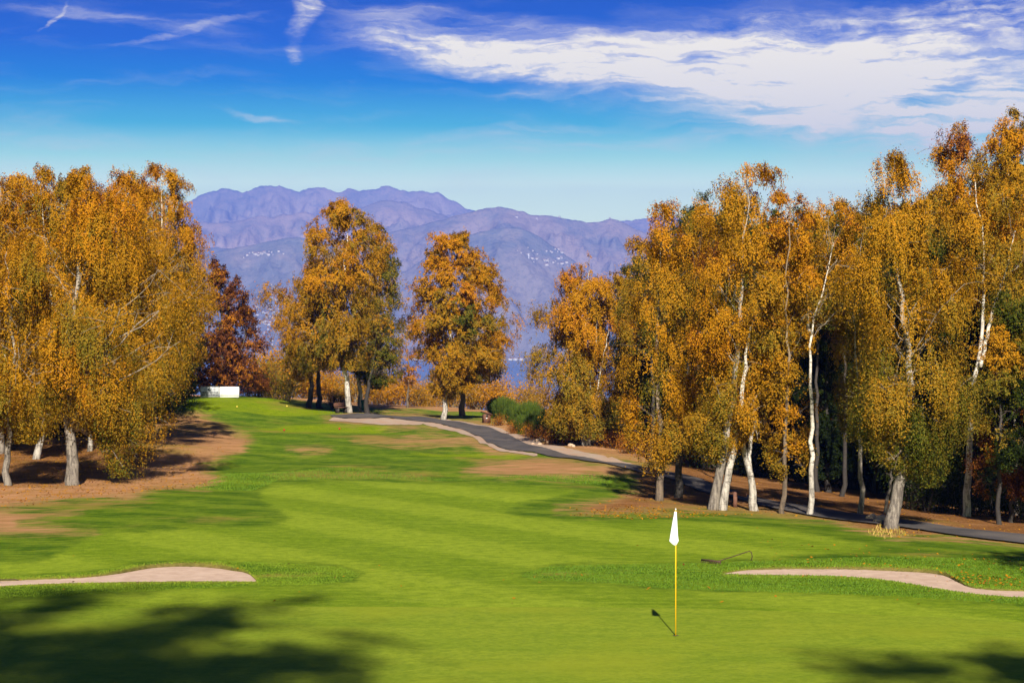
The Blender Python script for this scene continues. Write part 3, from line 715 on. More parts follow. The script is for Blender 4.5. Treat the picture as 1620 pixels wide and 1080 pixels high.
def birch(name, label, cat, group, base, d, stems, outline, seed, w0=14, bark_kind='white', tone=0.62, tone_sd=0.085, droop=0.8, cover=3.2, tsize=None,
          stem_kinds=None, limbs=None, grad=0.22, depthk=0.9, twigs=False, base_pt=None, inner=0.36, gate_at=-0.03, hfirst=None):
    """one tree grown to an outline; every size comes from its own distance"""
    rng = np.random.default_rng(seed)
    s = d / F
    bx, by = base
    root = empty(name, base_pt if base_pt is not None else W(bx, by, d))
    tag(root, label, cat, group)
    ol = np.array(sorted(outline, key=lambda r: -r[0]), float)
    oh = (by - ol[:, 0]) * s; oL = (ol[:, 1] - bx) * s; oR = (ol[:, 2] - bx) * s
    hmin, hmax = oh[0], oh[-1]
    cc = lambda h: 0.5 * (np.interp(h, oh, oL) + np.interp(h, oh, oR))
    ww = lambda h: 0.5 * (np.interp(h, oh, oR) - np.interp(h, oh, oL))
    SP = []
    for si, st in enumerate(stems):
        st = np.array(st, float)
        p = np.stack([(st[:, 0] - bx) * s, np.zeros(len(st)), (by - st[:, 1]) * s], 1)
        p[:, 1] = np.linspace(0, rng.normal(0, 0.35), len(st)) + (rng.normal(0, 0.10) if si else 0)
        if p[0, 2] < 0.3: p[0, 2] = -0.25
        t_ = np.linspace(0, 1, len(p)); tt = np.linspace(0, 1, 22)
        q = smooth_line(np.c_[p[:, 2], p[:, 0], p[:, 1]], 22); q = np.stack([q[:, 1], q[:, 2], q[:, 0]], 1)
        hgt = q[-1, 2] - q[0, 2]
        q[1:-1, :2] += rng.normal(0, 0.012 * hgt ** .5, (20, 2))
        r0 = 0.5 * w0 * s * (1.0 if si == 0 else 0.85) * (1.0 if q[0, 2] < 0.4 else 0.72)
        rad = r0 * (1 - tt) ** 1.15 * 0.90 + 0.010 + (r0 * 0.40 * np.exp(-tt * 16) if q[0, 2] < 0.4 else 0)
        SP.append((q, rad))
        mb = MB(); mb.tube(q, rad, 9)
        mb.build('trunk', BARK[(stem_kinds or [bark_kind] * len(stems))[si]], root, True)
    htop = max(q[-1, 2] for q, r in SP)
    hf = hfirst if hfirst is not None else max(hmin + 0.10 * (hmax - hmin), 0.18 * hmax)
    hs = np.linspace(hmin, hmax, 60); area = float(np.mean(2 * np.maximum(ww(hs), 0.02)) * (hmax - hmin))
    nl = limbs or int(np.clip(area * 1.15, 24, 76))
    cdf = np.cumsum(ww(hs) ** 0.8 + 0.30 * float(np.mean(ww(hs)))); cdf /= cdf[-1]
    u = (np.arange(nl) + rng.uniform(0, 1, nl)) / nl
    h1s = np.interp(u, cdf, hs); h1s[-1] = hmax
    bb = MB(); nodes = []; ntone = []; nout = []; ncen = []
    ga = rng.uniform(0, 6.28)
    for k in range(nl):
        h1 = h1s[k]; azm = ga + k * 2.39996 + rng.normal(0, 0.3)
        rho = rng.uniform(0.2, 0.6) if rng.random() < inner else rng.uniform(0.72, 1.0)
        rho *= 1 + 0.30 * mnoise.noise(Vector((math.cos(azm) * 1.3, math.sin(azm) * 1.3, h1 * 0.6 + seed)))
        if rng.random() < 0.10: rho = max(rho, 1.0) * rng.uniform(1.02, 1.12)
        wv = max(ww(h1), 0.05)
        end = np.array([cc(h1) + wv * rho * math.cos(azm), wv * depthk * rho * math.sin(azm), h1])
        # stem nearest to the end
        best = min(range(len(SP)), key=lambda j: abs(np.interp(min(h1, SP[j][0][-1, 2]), SP[j][0][:, 2], SP[j][0][:, 0]) - end[0]) + rng.uniform(0, 0.4) + max(0, SP[j][0][0, 2] - h1) * 3)
        q, rad = SP[best]
        reach = abs(end[0] - np.interp(h1, q[:, 2], q[:, 0])) + abs(end[1])
        h0 = h1 - reach * rng.uniform(0.45, 1.0) - 0.1
        h0 = float(np.clip(h0, max(hf, q[0, 2]), q[-2, 2]))
        st = np.array([np.interp(h0, q[:, 2], q[:, 0]), np.interp(h0, q[:, 2], q[:, 1]), h0])
        r0 = max(np.interp(h0, q[:, 2], rad) * 0.32, 0.010)
        ctrl = st + (end - st) * 0.5; ctrl[2] = max(st[2], end[2]) + 0.12 * reach if end[2] < st[2] + 0.3 * reach else st[2] + 0.62 * (end[2] - st[2])
        tt = np.linspace(0, 1, 9)[:, None]
        bz = (1 - tt) ** 2 * st + 2 * tt * (1 - tt) * ctrl + tt ** 2 * end
        bz[1:-1] += rng.normal(0, 0.03 * (reach + 0.3), (7, 3)) * 0.6
        bb.tube(bz, np.linspace(r0, 0.008, 9), 5, False)
        lt = rng.normal(0, tone_sd)
        nn = 7 if reach < 0.6 else 11
        tsel = rng.uniform(0.30, 1.0, nn) ** 0.6
        nd = np.stack([np.interp(tsel, tt[:, 0], bz[:, j]) for j in range(3)], 1)
        off = rng.normal(0, 1, (nn, 3)) * (0.11 * wv + 0.17) * np.array([1, 1, 0.75])
        nd2 = nd + off
        for j in range(0, nn, 2):
            bb.tube([nd[j], nd[j] + off[j] * 0.6 + (0, 0, 0.05), nd2[j]], [0.010, 0.007, 0.004], 3, False)
        nodes.append(nd2); ntone.append(np.full(nn, lt)); nout.append(np.repeat((end - st)[None], nn, 0)); ncen.append(np.repeat((bz[6] * 0.75 + np.array([cc(h1), 0, h1]) * 0.25 - (0, 0, 0.30 + 0.25 * droop))[None], nn, 0))
    bb.build('branches', BRANCH if bark_kind in ('white', 'grey') else BRANCH_DARK, root)
    nodes = np.vstack(nodes); ntone = np.concatenate(ntone); nout = np.vstack(nout); ncen = np.vstack(ncen)
    size = tsize or (0.020 + 0.00061 * d)
    N = int(area * cover * 1.75 / (size * size * 0.33))
    per = int(14 + 10 * min(droop, 1.6)); nt = max(int(N * 2.0) // per, len(nodes))
    pick = rng.integers(0, len(nodes), nt)
    clump = 0.05 * ww(np.clip(nodes[pick, 2], hmin, hmax)) + 0.08
    o0 = nodes[pick] + rng.normal(0, 1, (nt, 3)) * clump[:, None]
    fq = 1.05 / max(0.5, float(np.mean(ww(hs)))) ** 0.7
    gate = np.array([mnoise.noise(Vector((p[0] * fq + seed, p[1] * fq, p[2] * fq * 0.8))) for p in o0])
    rq = np.hypot((o0[:, 0] - cc(o0[:, 2])) / np.maximum(ww(o0[:, 2]), 0.06), o0[:, 1] / np.maximum(ww(o0[:, 2]) * depthk, 0.06))
    edge_ = np.clip((np.abs(o0[:, 0] - cc(o0[:, 2])) / np.maximum(ww(o0[:, 2]), 0.06) - 0.55) / 0.35, 0, 1); tip_ = np.clip(((o0[:, 2] - hmin) / (hmax - hmin) - 0.80) / 0.12, 0, 1)
    sel = (gate > gate_at - np.maximum(0.18 * edge_, 0.07 * tip_)) | (rng.random(nt) < 0.07); o0 = o0[sel]; pick = pick[sel]; nt = len(o0)
    L = droop * rng.uniform(0.35, 1.0, nt) * (0.55 + 0.9 * np.clip((hmax - o0[:, 2]) / (hmax - hmin), 0, 1))
    dirh = nout[pick] * np.array([1, 1, 0]); dirh = dirh / (np.linalg.norm(dirh, axis=1)[:, None] + 1e-6) + rng.normal(0, 0.7, (nt, 3)) * np.array([1, 1, 0.3])
    tl = rng.uniform(0, 1, (nt, per))
    hx = min(0.50, 0.20 / max(droop, 0.2)) + 0.03
    pos = o0[:, None, :] + L[:, None, None] * (tl[..., None] * dirh[:, None, :] * hx)
    pos[..., 2] -= L[:, None] * tl ** 1.35 * (0.95 if droop > 0.5 else 0.5)
    pos += rng.normal(0, 1, pos.shape) * (size * 0.40 + 0.012)
    tn = (tone + ntone[pick] + rng.normal(0, 0.055, nt))[:, None] + rng.normal(0, 0.05, (nt, per))
    fc = (pos - ncen[pick][:, None, :]).reshape(-1, 3); pos = pos.reshape(-1, 3); tn = tn.ravel()
    fc[:, 2] += 0.15
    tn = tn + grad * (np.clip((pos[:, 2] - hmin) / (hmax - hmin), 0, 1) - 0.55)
    lob = 1.0
    rr = np.hypot((pos[:, 0] - cc(pos[:, 2])) / np.maximum(ww(pos[:, 2]), 0.06), pos[:, 1] / np.maximum(ww(pos[:, 2]) * depthk, 0.06))
    keep = (rr < 1.08 + rng.exponential(0.13, len(pos))) & (pos[:, 2] > hmin - 0.1) & (pos[:, 2] < hmax + rng.exponential(0.25, len(pos))) & (pos[:, 2] > 0.05)
    pos, tn, fc = pos[keep], tn[keep], fc[keep]
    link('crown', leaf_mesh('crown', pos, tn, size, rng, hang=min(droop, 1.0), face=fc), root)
    LEAFN.append(len(pos))
    return root


def G2(px, py, dmin=24.0):
    p = G(px, py, dmin); p[2] = float(ground_z(p[0], p[1])); return p


def tree(label, base, stems, outline, seed, name='birch_tree', cat='tree', group='birches', d=None, **kw):
    p = G2(*base) if d is None else at_d(base[0], d)
    dd = float(p[1])
    if d is not None:
        base = (base[0], YH + (CZ - p[2]) / dd * F)             # the ground row at that distance
        stems = [[(x, y) for x, y in st] for st in stems]; stems[0][0] = (stems[0][0][0], base[1])
    return birch(name, label, cat, group, base, dd, stems, outline, seed, base_pt=p, **kw)


GL, GM, GR = 'birches of the left grove', 'birches behind the tee', 'birches of the right grove'
# --- left grove
tree('big weeping birch of the left grove, its leaf curtain hanging nearly to the bare soil', (118, 765), [[(118, 766), (112, 705), (105, 640), (110, 560), (122, 450), (135, 350), (140, 285)]],
     [(270, 115, 165), (300, 80, 220), (350, 45, 275), (420, 20, 315), (500, 12, 325), (570, 20, 302), (640, 98, 276), (690, 160, 258), (720, 172, 241), (748, 178, 230)], 101, gate_at=0.03, w0=21, bark_kind='grey', tone=0.57, droop=1.7, cover=3.6, group=GL)
tree('leftmost birch at the frame edge with a slim dark lower trunk', (9, 770), [[(9, 771), (11, 700), (14, 640), (20, 560), (14, 470), (8, 400)]],
     [(380, -50, 60), (430, -95, 82), (500, -130, 97), (560, -140, 102), (620, -130, 97), (660, -110, 82), (700, -90, 50)], 102, w0=12, bark_kind='grey', tone=0.56, droop=1.1, cover=3.2, group=GL)
tree('pale birch leaning right behind the frame edge trunk of the left grove', (57, 728), [[(56, 728), (67, 690), (74, 640), (84, 560), (70, 400), (60, 290)]],
     [(263, 25, 75), (300, -15, 110), (360, -40, 130), (450, -50, 140), (550, -30, 150), (620, 0, 140), (665, 20, 110)], 103, gate_at=0.02, w0=11, tone=0.58, droop=1.0, group=GL)
tree('birch with a thin white trunk just right of the big weeping birch', (141, 714), [[(141, 715), (143, 690), (145, 600), (165, 480), (190, 360), (200, 290)]],
     [(276, 178, 228), (310, 145, 268), (360, 122, 302), (450, 112, 318), (540, 122, 300), (600, 132, 285), (640, 140, 270)], 104, gate_at=0.02, w0=8, tone=0.60, droop=1.0, group=GL)
tree('thin twiggy topped birch at the right end of the left grove', (240, 690), [[(240, 690), (244, 600), (250, 480), (256, 380), (256, 275)]],
     [(256, 240, 272), (285, 225, 290), (315, 212, 318), (360, 203, 334), (430, 200, 340), (500, 200, 338), (560, 218, 322), (620, 228, 292), (655, 235, 270)], 105, d=97, w0=10, tone=0.60, droop=0.9, cover=2.8, group=GL)
tree('tall birch behind the leftmost trunk of the left grove', (0, 740), [[(0, 740), (2, 600), (-5, 450), (0, 300)]],
     [(262, -35, 32), (320, -80, 60), (450, -120, 80), (600, -100, 60), (660, -60, 40)], 106, d=90, w0=12, bark_kind='grey', tone=0.57, droop=0.9, group=GL)
tree('rear birch filling the skyline of the left grove', (110, 700), [[(110, 700), (112, 560), (118, 420), (116, 300)]],
     [(266, 92, 140), (300, 68, 165), (350, 50, 185), (450, 40, 195), (600, 50, 185), (650, 70, 150)], 107, d=104, w0=11, bark_kind='dark', tone=0.42, droop=0.8, group=GL)  # lowered leaf tone paints in a shaded hollow
tree('rear birch between the weeping birch and the twiggy birch', (205, 690), [[(205, 690), (203, 560), (206, 420), (212, 300)]],
     [(272, 195, 240), (310, 170, 280), (380, 150, 300), (480, 150, 300), (580, 165, 280), (640, 180, 250)], 108, d=112, w0=11, bark_kind='dark', tone=0.42, droop=0.8, group=GL)  # same lowered tone, a shaded hollow put into the leaf colour
tree('dark red leaved tree behind the white tee boards', (350, 630), [[(352, 630), (350, 600), (352, 540), (348, 480), (346, 430)], [(352, 612), (335, 580), (320, 540)], [(352, 612), (375, 575), (390, 530)]],
     [(412, 335, 356), (440, 322, 376), (480, 305, 401), (540, 278, 418), (590, 262, 426), (620, 270, 425)], 109, gate_at=-0.35, name='red_tree', group='shrubs and trees behind the tee', d=143, w0=7, bark_kind='brown', tone=0.96, tone_sd=0.025, droop=0.35, cover=2.6, grad=0.0, hfirst=0.9)

# --- behind the tee
tree('tall gold birch with a white leaning trunk, tallest behind the tee', (553, 652), [[(553, 652), (548, 600), (543, 560), (540, 480), (547, 400), (552, 338)]],
     [(320, 522, 572), (345, 492, 592), (385, 468, 612), (425, 452, 615), (448, 424, 602), (482, 419, 598), (515, 432, 600), (555, 450, 590), (582, 480, 572)], 110, gate_at=-0.20, w0=10, tone=0.58, droop=0.6, cover=3.4, group=GM)
tree('greenish birch crown to the right of the tall gold birch', (573, 651), [[(573, 651), (567, 600), (575, 520), (590, 440), (598, 375)]],
     [(355, 588, 606), (385, 572, 628), (430, 560, 634), (480, 555, 641), (540, 548, 638), (585, 555, 628), (612, 580, 612)], 111, gate_at=-0.20, w0=8, tone=0.36, droop=0.7, cover=3.0, group=GM)
tree('birch with the leftmost dark trunk behind the tee', (487, 645), [[(487, 645), (493, 600), (491, 550), (484, 480)]],
     [(445, 445, 500), (480, 425, 530), (540, 436, 545), (580, 446, 530), (602, 470, 505)], 112, w0=10, bark_kind='dark', tone=0.55, droop=0.6, cover=1.7, group=GM)
tree('birch with the second dark trunk behind the tee', (506, 645), [[(506, 645), (503, 600), (508, 550), (515, 480)]],
     [(455, 490, 545), (500, 470, 560), (550, 470, 550), (582, 485, 535)], 113, w0=10, bark_kind='dark', tone=0.45, droop=0.5, cover=1.5, group=GM)
tree('olive brown tree with a crooked dark trunk beside the greenish birch', (581, 655), [[(582, 656), (579, 640), (584, 610), (592, 570), (600, 510)]],
     [(500, 582, 635), (540, 575, 645), (575, 578, 642), (605, 590, 630)], 114, w0=9, bark_kind='dark', tone=0.40, droop=0.5, cover=2.0, group=GM)
tree('round topped gold birch with a white trunk beside the cart path', (703, 663), [[(703, 664), (706, 600), (712, 560), (712, 480), (714, 385)]],
     [(364, 690, 744), (388, 666, 770), (430, 655, 786), (480, 650, 800), (530, 655, 815), (570, 662, 800), (602, 676, 762), (628, 690, 725)], 115, gate_at=-0.20, w0=9, tone=0.61, droop=0.5, cover=3.4, group=GM)
tree('birch with a dark grey trunk right of the round topped birch', (731, 658), [[(731, 659), (733, 610), (740, 570), (752, 500), (768, 440)]],
     [(425, 745, 785), (460, 740, 812), (500, 735, 822), (540, 730, 825), (575, 725, 805), (605, 735, 785)], 116, gate_at=-0.20, w0=10, bark_kind='brown', tone=0.55, droop=0.6, cover=3.0, group=GM)
tree('thin half bare brown tree between the two gold birches', (643, 650), [[(643, 650), (646, 600), (644, 540), (650, 490)]],
     [(480, 636, 662), (520, 626, 672), (570, 622, 674), (610, 628, 664)], 117, d=152, w0=4, bark_kind='brown', tone=0.86, droop=0.5, cover=1.0, group=GM)

# --- right grove
tree('birch with a fan of four white stems beside the cart path bank', (927, 706), [[(923, 706), (919, 660), (920, 600), (926, 520), (932, 430)], [(928, 707), (930, 660), (936, 600), (947, 500), (952, 440)],
     [(932, 707), (938, 650), (950, 590), (966, 500)], [(925, 707), (924, 650), (906, 580), (880, 500)]],
     [(408, 918, 940), (430, 900, 985), (470, 868, 1005), (520, 846, 1010), (570, 834, 1010), (620, 840, 1005), (660, 850, 990), (692, 895, 975)], 120, gate_at=-0.32, w0=4.5, tone=0.58, droop=0.8, cover=3.2, group=GR, hfirst=1.6)
tree('half bare weeping birch with a dark trunk at the left end of the right grove', (1043, 792), [[(1043, 793), (1047, 740), (1045, 680), (1040, 560), (1045, 420), (1050, 340)]],
     [(318, 1030, 1070), (350, 1005, 1096), (420, 1000, 1112), (480, 993, 1115), (540, 993, 1112), (600, 985, 1108), (660, 988, 1102), (710, 1002, 1082), (748, 1018, 1055)], 121, w0=12, bark_kind='brown', tone=0.59, droop=1.2, cover=2.3, group=GR)
tree('birch with a straight black trunk right of the half bare weeping birch', (1075, 787), [[(1075, 788), (1073, 740), (1080, 660), (1090, 560), (1100, 430)]],
     [(300, 1085, 1140), (350, 1070, 1152), (450, 1058, 1155), (560, 1060, 1160), (650, 1065, 1150), (715, 1070, 1130)], 122, w0=13, bark_kind='dark', tone=0.53, droop=0.9, cover=2.8, group=GR)
tree('tallest middle birch of the right grove on two trunks leaning right', (1130, 806), [[(1127, 807), (1140, 730), (1155, 660), (1165, 560), (1172, 450), (1180, 340), (1180, 275)],
     [(1142, 808), (1152, 760), (1163, 700), (1172, 640), (1180, 560), (1192, 500), (1225, 470), (1258, 430)]],
     [(260, 1156, 1214), (280, 1130, 1245), (330, 1108, 1262), (400, 1095, 1275), (480, 1095, 1265), (560, 1095, 1240), (620, 1090, 1222), (680, 1095, 1192), (728, 1100, 1150)], 123, gate_at=0.01, w0=16, bark_kind='white', stem_kinds=['grey', 'white'], tone=0.61, droop=0.9, cover=2.6, inner=0.16, group=GR)
tree('birch forking low into two white stems right of the leaning twin trunks', (1195, 806), [[(1195, 808), (1189, 770), (1178, 715), (1168, 665), (1162, 600), (1160, 520)], [(1191, 772), (1186, 715), (1194, 660), (1193, 600), (1197, 500)]],
     [(500, 1150, 1205), (540, 1142, 1236), (590, 1138, 1240), (640, 1150, 1225), (695, 1165, 1212)], 124, w0=14, inner=0.1, tone=0.63, droop=0.6, cover=1.7, group=GR)
tree('slim brown trunked birch leafy almost to the ground', (1241, 811), [[(1240, 812), (1242, 740), (1242, 640), (1243, 540), (1240, 420), (1245, 320)]],
     [(300, 1225, 1262), (340, 1205, 1292), (420, 1200, 1292), (520, 1204, 1286), (600, 1208, 1285), (680, 1210, 1284), (735, 1215, 1276), (766, 1230, 1256)], 125, w0=8, bark_kind='brown', tone=0.64, droop=0.5, cover=2.0, group=GR)
tree('slender pure white birch stem bare up to its high crown', (1281, 814), [[(1281, 815), (1284, 740), (1287, 660), (1283, 590), (1280, 545), (1290, 500), (1297, 470), (1310, 430), (1320, 380)], [(1284, 528), (1278, 480), (1275, 430)]],
     [(308, 1275, 1335), (340, 1252, 1358), (400, 1248, 1362), (460, 1252, 1358), (505, 1275, 1340)], 126, w0=9.5, inner=0.15, tone=0.63, droop=0.7, cover=2.2, group=GR, hfirst=5.0)
tree('grey trunked birch with an olive crown left of the big leaning birch', (1364, 813), [[(1364, 814), (1361, 740), (1357, 680), (1350, 560), (1345, 450)]],
     [(330, 1330, 1380), (400, 1310, 1400), (500, 1320, 1400), (600, 1318, 1400), (660, 1325, 1385), (695, 1340, 1370)], 127, w0=9, bark_kind='grey', tone=0.45, droop=1.0, cover=2.4, group=GR)
tree('big weeping birch with a thick leaning base nearest the cart path', (1412, 836), [[(1410, 838), (1420, 780), (1432, 730), (1440, 650), (1435, 540), (1418, 420), (1410, 330), (1402, 280)]],
     [(250, 1386, 1442), (272, 1374, 1465), (300, 1362, 1490), (340, 1350, 1515), (420, 1345, 1530), (500, 1340, 1538), (580, 1325, 1540), (640, 1325, 1538), (690, 1365, 1528), (725, 1385, 1502), (765, 1455, 1490)], 128, w0=21, bark_kind='grey', tone=0.46, droop=1.6, cover=3.6, inner=0.5, grad=0.28, group=GR)
tree('small thin birch stem leaning behind the thick birch base', (1399, 812), [[(1399, 813), (1407, 770), (1412, 740), (1412, 640)]],
     [(560, 1382, 1430), (640, 1380, 1440), (690, 1390, 1430)], 129, w0=6, bark_kind='grey', tone=0.40, droop=0.7, cover=1.8, group=GR)
tree('tall birch with a white forked upper trunk near the right frame edge', (1527, 805), [[(1527, 806), (1531, 740), (1541, 620), (1555, 540), (1558, 450), (1558, 380), (1532, 240)], [(1550, 580), (1571, 490), (1590, 430), (1606, 365)]],
     [(193, 1494, 1545), (240, 1470, 1560), (300, 1466, 1600), (380, 1480, 1625), (450, 1500, 1625), (505, 1565, 1622)], 130, gate_at=-0.15, w0=12, inner=0.15, tone=0.60, tone_sd=0.09, droop=0.7, cover=2.5, group=GR, d=66, hfirst=5.5)
tree('tallest birch at the right frame edge', (1606, 815), [[(1606, 815), (1604, 600), (1598, 400), (1594, 230)]],
     [(178, 1572, 1630), (198, 1552, 1655), (280, 1540, 1690), (400, 1545, 1700), (520, 1556, 1700), (600, 1570, 1690)], 131, gate_at=-0.25, w0=10, bark_kind='grey', tone=0.52, tone_sd=0.09, droop=0.6, cover=2.8, group=GR, d=70)
tree('dark green broadleaf tree below the forked birch at the right edge', (1580, 812), [[(1580, 812), (1582, 700), (1585, 600), (1588, 500)]],
     [(465, 1570, 1640), (540, 1545, 1670), (620, 1530, 1680), (690, 1535, 1670), (740, 1560, 1650)], 132, name='broadleaf_tree', group='undergrowth of the right grove', w0=8, bark_kind='dark', tone=0.22, tone_sd=0.13, droop=0.3, cover=2.6, gate_at=-0.15, d=62)
tree('rusty brown drooping tree at the right frame edge', (1600, 818), [[(1600, 818), (1600, 740), (1598, 660), (1600, 600)]],
     [(588, 1582, 1625), (640, 1558, 1660), (700, 1540, 1680), (755, 1538, 1680), (785, 1560, 1660)], 133, name='broadleaf_tree', group='undergrowth of the right grove', w0=7, bark_kind='dark', tone=0.985, tone_sd=0.03, droop=0.5, cover=2.2, grad=0.0, d=64)

for k, (px, d_, top, wd, tn_, lab) in enumerate([(1150, 80, 345, 60, .42, 'rear birch glimpsed between the black trunk and the twin leaning trunks'), (1290, 78, 330, 62, .52, 'rear birch behind the slender pure white stem'),
        (1335, 76, 318, 48, .45, 'rear birch between the slender white stem and the big weeping birch'), (1470, 76, 300, 66, .43, 'rear birch between the big weeping birch and the forked birch'), (1030, 92, 360, 56, .43, 'rear birch behind the half bare weeping birch')]):
    tree(lab, (px, 760), [[(px, 760), (px + 3, 620), (px - 4, 480), (px + 2, top + 30)]], [(top, px - 18, px + 20), (top + 30, px - wd * .7, px + wd * .7), (top + 90, px - wd, px + wd), (top + 150, px - wd, px + wd), (top + 200, px - wd * .7, px + wd * .7)],
         140 + k, d=d_, w0=8, bark_kind='dark', tone=tn_, droop=0.8, cover=2.6, group=GR)  # low leaf tones paint the shaded hollows between front crowns

# --- deep woods behind the front rows: three trees grown once, then copied
def copy_tree(o):
    c_ = o.copy(); COL.objects.link(c_)
    for ch in list(o.children):
        k = ch.copy(); COL.objects.link(k); k.parent = c_
    return c_


proto = [birch('shade_toned_tree', 'x', 'tree', 'trees with painted shade tone deep in the woods', (1200, 780), 90.0, [[(1200, 780), (1202, 650), (1198, 500), (1203, 400)]],
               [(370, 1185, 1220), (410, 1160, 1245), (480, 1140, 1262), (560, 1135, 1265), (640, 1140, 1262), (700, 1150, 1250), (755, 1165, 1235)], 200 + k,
               w0=9, bark_kind='dark', tone=(0.04, 0.07, 0.12)[k], tone_sd=0.03, droop=0.5, cover=2.0, gate_at=-0.6, base_pt=(0, 0, 0)) for k in range(3)]  # near-black leaf tone paints in the shade of the deep woods
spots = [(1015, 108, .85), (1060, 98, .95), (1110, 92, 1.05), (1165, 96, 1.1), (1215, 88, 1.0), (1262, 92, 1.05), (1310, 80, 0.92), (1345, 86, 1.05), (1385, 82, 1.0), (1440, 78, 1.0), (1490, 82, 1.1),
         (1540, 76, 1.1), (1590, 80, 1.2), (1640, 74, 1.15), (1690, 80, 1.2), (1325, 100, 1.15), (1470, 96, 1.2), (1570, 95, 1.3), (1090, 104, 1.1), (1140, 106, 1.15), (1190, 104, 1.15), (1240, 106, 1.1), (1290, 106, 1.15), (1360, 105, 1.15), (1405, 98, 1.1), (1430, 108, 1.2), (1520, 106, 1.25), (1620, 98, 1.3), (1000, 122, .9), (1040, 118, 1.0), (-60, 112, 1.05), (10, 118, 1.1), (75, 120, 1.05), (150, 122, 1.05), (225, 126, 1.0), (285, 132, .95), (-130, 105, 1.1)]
WHERE = {0: 'tree with shade put into its leaf colour deep in the woods behind the right grove', 1: 'tree with shade put into its leaf colour deep in the woods behind the left grove'}
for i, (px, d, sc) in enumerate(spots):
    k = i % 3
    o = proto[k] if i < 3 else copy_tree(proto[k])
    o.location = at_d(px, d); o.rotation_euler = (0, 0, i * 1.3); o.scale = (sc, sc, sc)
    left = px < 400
    tag(o, WHERE[1 if left else 0], 'tree', 'trees with painted shade tone behind the left grove' if left else 'trees with painted shade tone behind the right grove')


# --- shrubs
def shrub(name, seed, h, r, n, tone, sd, size, mat_branch, droop=0.1, flat=0.75):
    """a many stemmed bush about its own base"""
    rng = np.random.default_rng(seed)
    root = empty(name, (0, 0, 0))
    b = MB(); tips = []
    for k in range(16):
        a = rng.uniform(0, 6.28); l = rng.uniform(0.6, 1.0); rr = r * rng.uniform(0.2, 0.95)
        end = np.array([math.cos(a) * rr, math.sin(a) * rr, h * l * (1 - 0.35 * (rr / r) ** 2)])
        mid = end * np.array([0.35, 0.35, 0.55]) + rng.normal(0, 0.08, 3)
        b.tube([(0.1 * math.cos(a), 0.1 * math.sin(a), -0.1), mid, end], [0.03, 0.02, 0.006], 4, False)
        for f in np.linspace(0.35, 1.0, 6): tips.append((mid * 2 * (1 - f) + (end - 0) * (2 * f - 1)) if f > .5 else mid * 2 * f)
    b.build('stems', mat_branch, root)
    tips = np.array(tips)
    pick = rng.integers(0, len(tips), n)
    pos = tips[pick] + rng.normal(0, 1, (n, 3)) * (0.13 * r + 0.10); pos[:, 2] = np.abs(pos[:, 2])
    tn = tone + rng.normal(0, sd, len(tips))[pick] + rng.normal(0, 0.05, n)
    link('foliage', leaf_mesh('foliage', pos, tn, size, rng, 0.2), root)
    return root


def place_shrubs(protos, spots, label, cat, group):
    for i, sp in enumerate(spots):
        px, d, sc = sp[:3]
        o = protos[i % len(protos)]
        if i >= len(protos): o = copy_tree(o)
        o.location = at_d(px, d) - np.array([0, 0, 0.05]); o.rotation_euler = (0, 0, i * 2.1); o.scale = (sc, sc, sc)
        tag(o, sp[3] if len(sp) > 3 else label, cat, group)


rs = random.Random(4)
orange = [shrub('autumn_shrub', 300 + k, 2.6, 1.7, 2600, (0.60, 0.72, 0.50)[k], 0.06, 0.11, BRANCH, 0.1) for k in range(3)]
sp = []
for k in range(34):
    px = 425 + k * 13 + rs.uniform(-6, 6); d = rs.choice([164, 168, 173, 178]) + rs.uniform(-2, 2)
    if 650 < px < 690 or 800 < px < 835: d += 6
    sp.append((px, d, rs.uniform(0.95, 1.45) * (1.3 if px < 480 else 1.0)))
place_shrubs(orange, sp, 'orange brown leafy shrub in the thicket beyond the tee', 'shrub', 'autumn shrubs beyond the tee')
olive = [shrub('olive_shrub', 320 + k, 2.2, 1.5, 2400, (0.34, 0.42)[k], 0.08, 0.10, BRANCH_DARK, 0.1) for k in range(2)]
place_shrubs(olive, [(545, 143, .62), (525, 144, .7), (392, 144, .75), (372, 145, .7), (408, 146, .9), (436, 146, 1.1), (455, 147, 1.0), (418, 150, 1.4)], 'olive green shrub at the foot of the trees behind the tee', 'shrub', 'olive shrubs behind the tee')
under = [shrub('shade_toned_shrub', 340 + k, 2.2, 1.9, 2600, (0.02, 0.07, 0.10)[k], 0.05, 0.10, BRANCH_DARK, 0.1) for k in range(3)]  # understory shade is put into the leaf tone, dark even when sunlit
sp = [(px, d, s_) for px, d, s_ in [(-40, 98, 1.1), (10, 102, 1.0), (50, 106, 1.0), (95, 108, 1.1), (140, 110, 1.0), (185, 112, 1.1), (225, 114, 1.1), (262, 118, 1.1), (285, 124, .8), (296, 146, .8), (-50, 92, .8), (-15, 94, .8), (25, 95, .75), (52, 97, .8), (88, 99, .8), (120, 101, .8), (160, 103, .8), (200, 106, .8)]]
place_shrubs(under, sp, 'shrub with shade put into its leaf colour in the left grove', 'shrub', 'shrubs with painted shade tone in the left grove')
under2 = [shrub('shade_toned_shrub', 350 + k, 2.4, 2.0, 2600, (0.02, 0.06, 0.10)[k], 0.05, 0.085, BRANCH_DARK, 0.1) for k in range(3)]  # near-black tones again stand in for shade under the crowns
sp = []
for k in range(26):
    px = 1000 + k * 28 + rs.uniform(-8, 8); d = 112 - (px - 1000) * 0.052 + rs.uniform(-3, 6)
    sp.append((px, d, rs.uniform(0.8, 1.15)))
for k in range(20):
    px = 1120 + k * 27 + rs.uniform(-8, 8); sp.append((px, 90 - (px - 1100) * 0.02 + rs.uniform(-2, 4), rs.uniform(0.75, 1.05)))
for k in range(10):
    px = 1440 + k * 26; sp.append((px, 69 - k * 0.5 + rs.uniform(0, 3), rs.uniform(0.6, 0.85)))
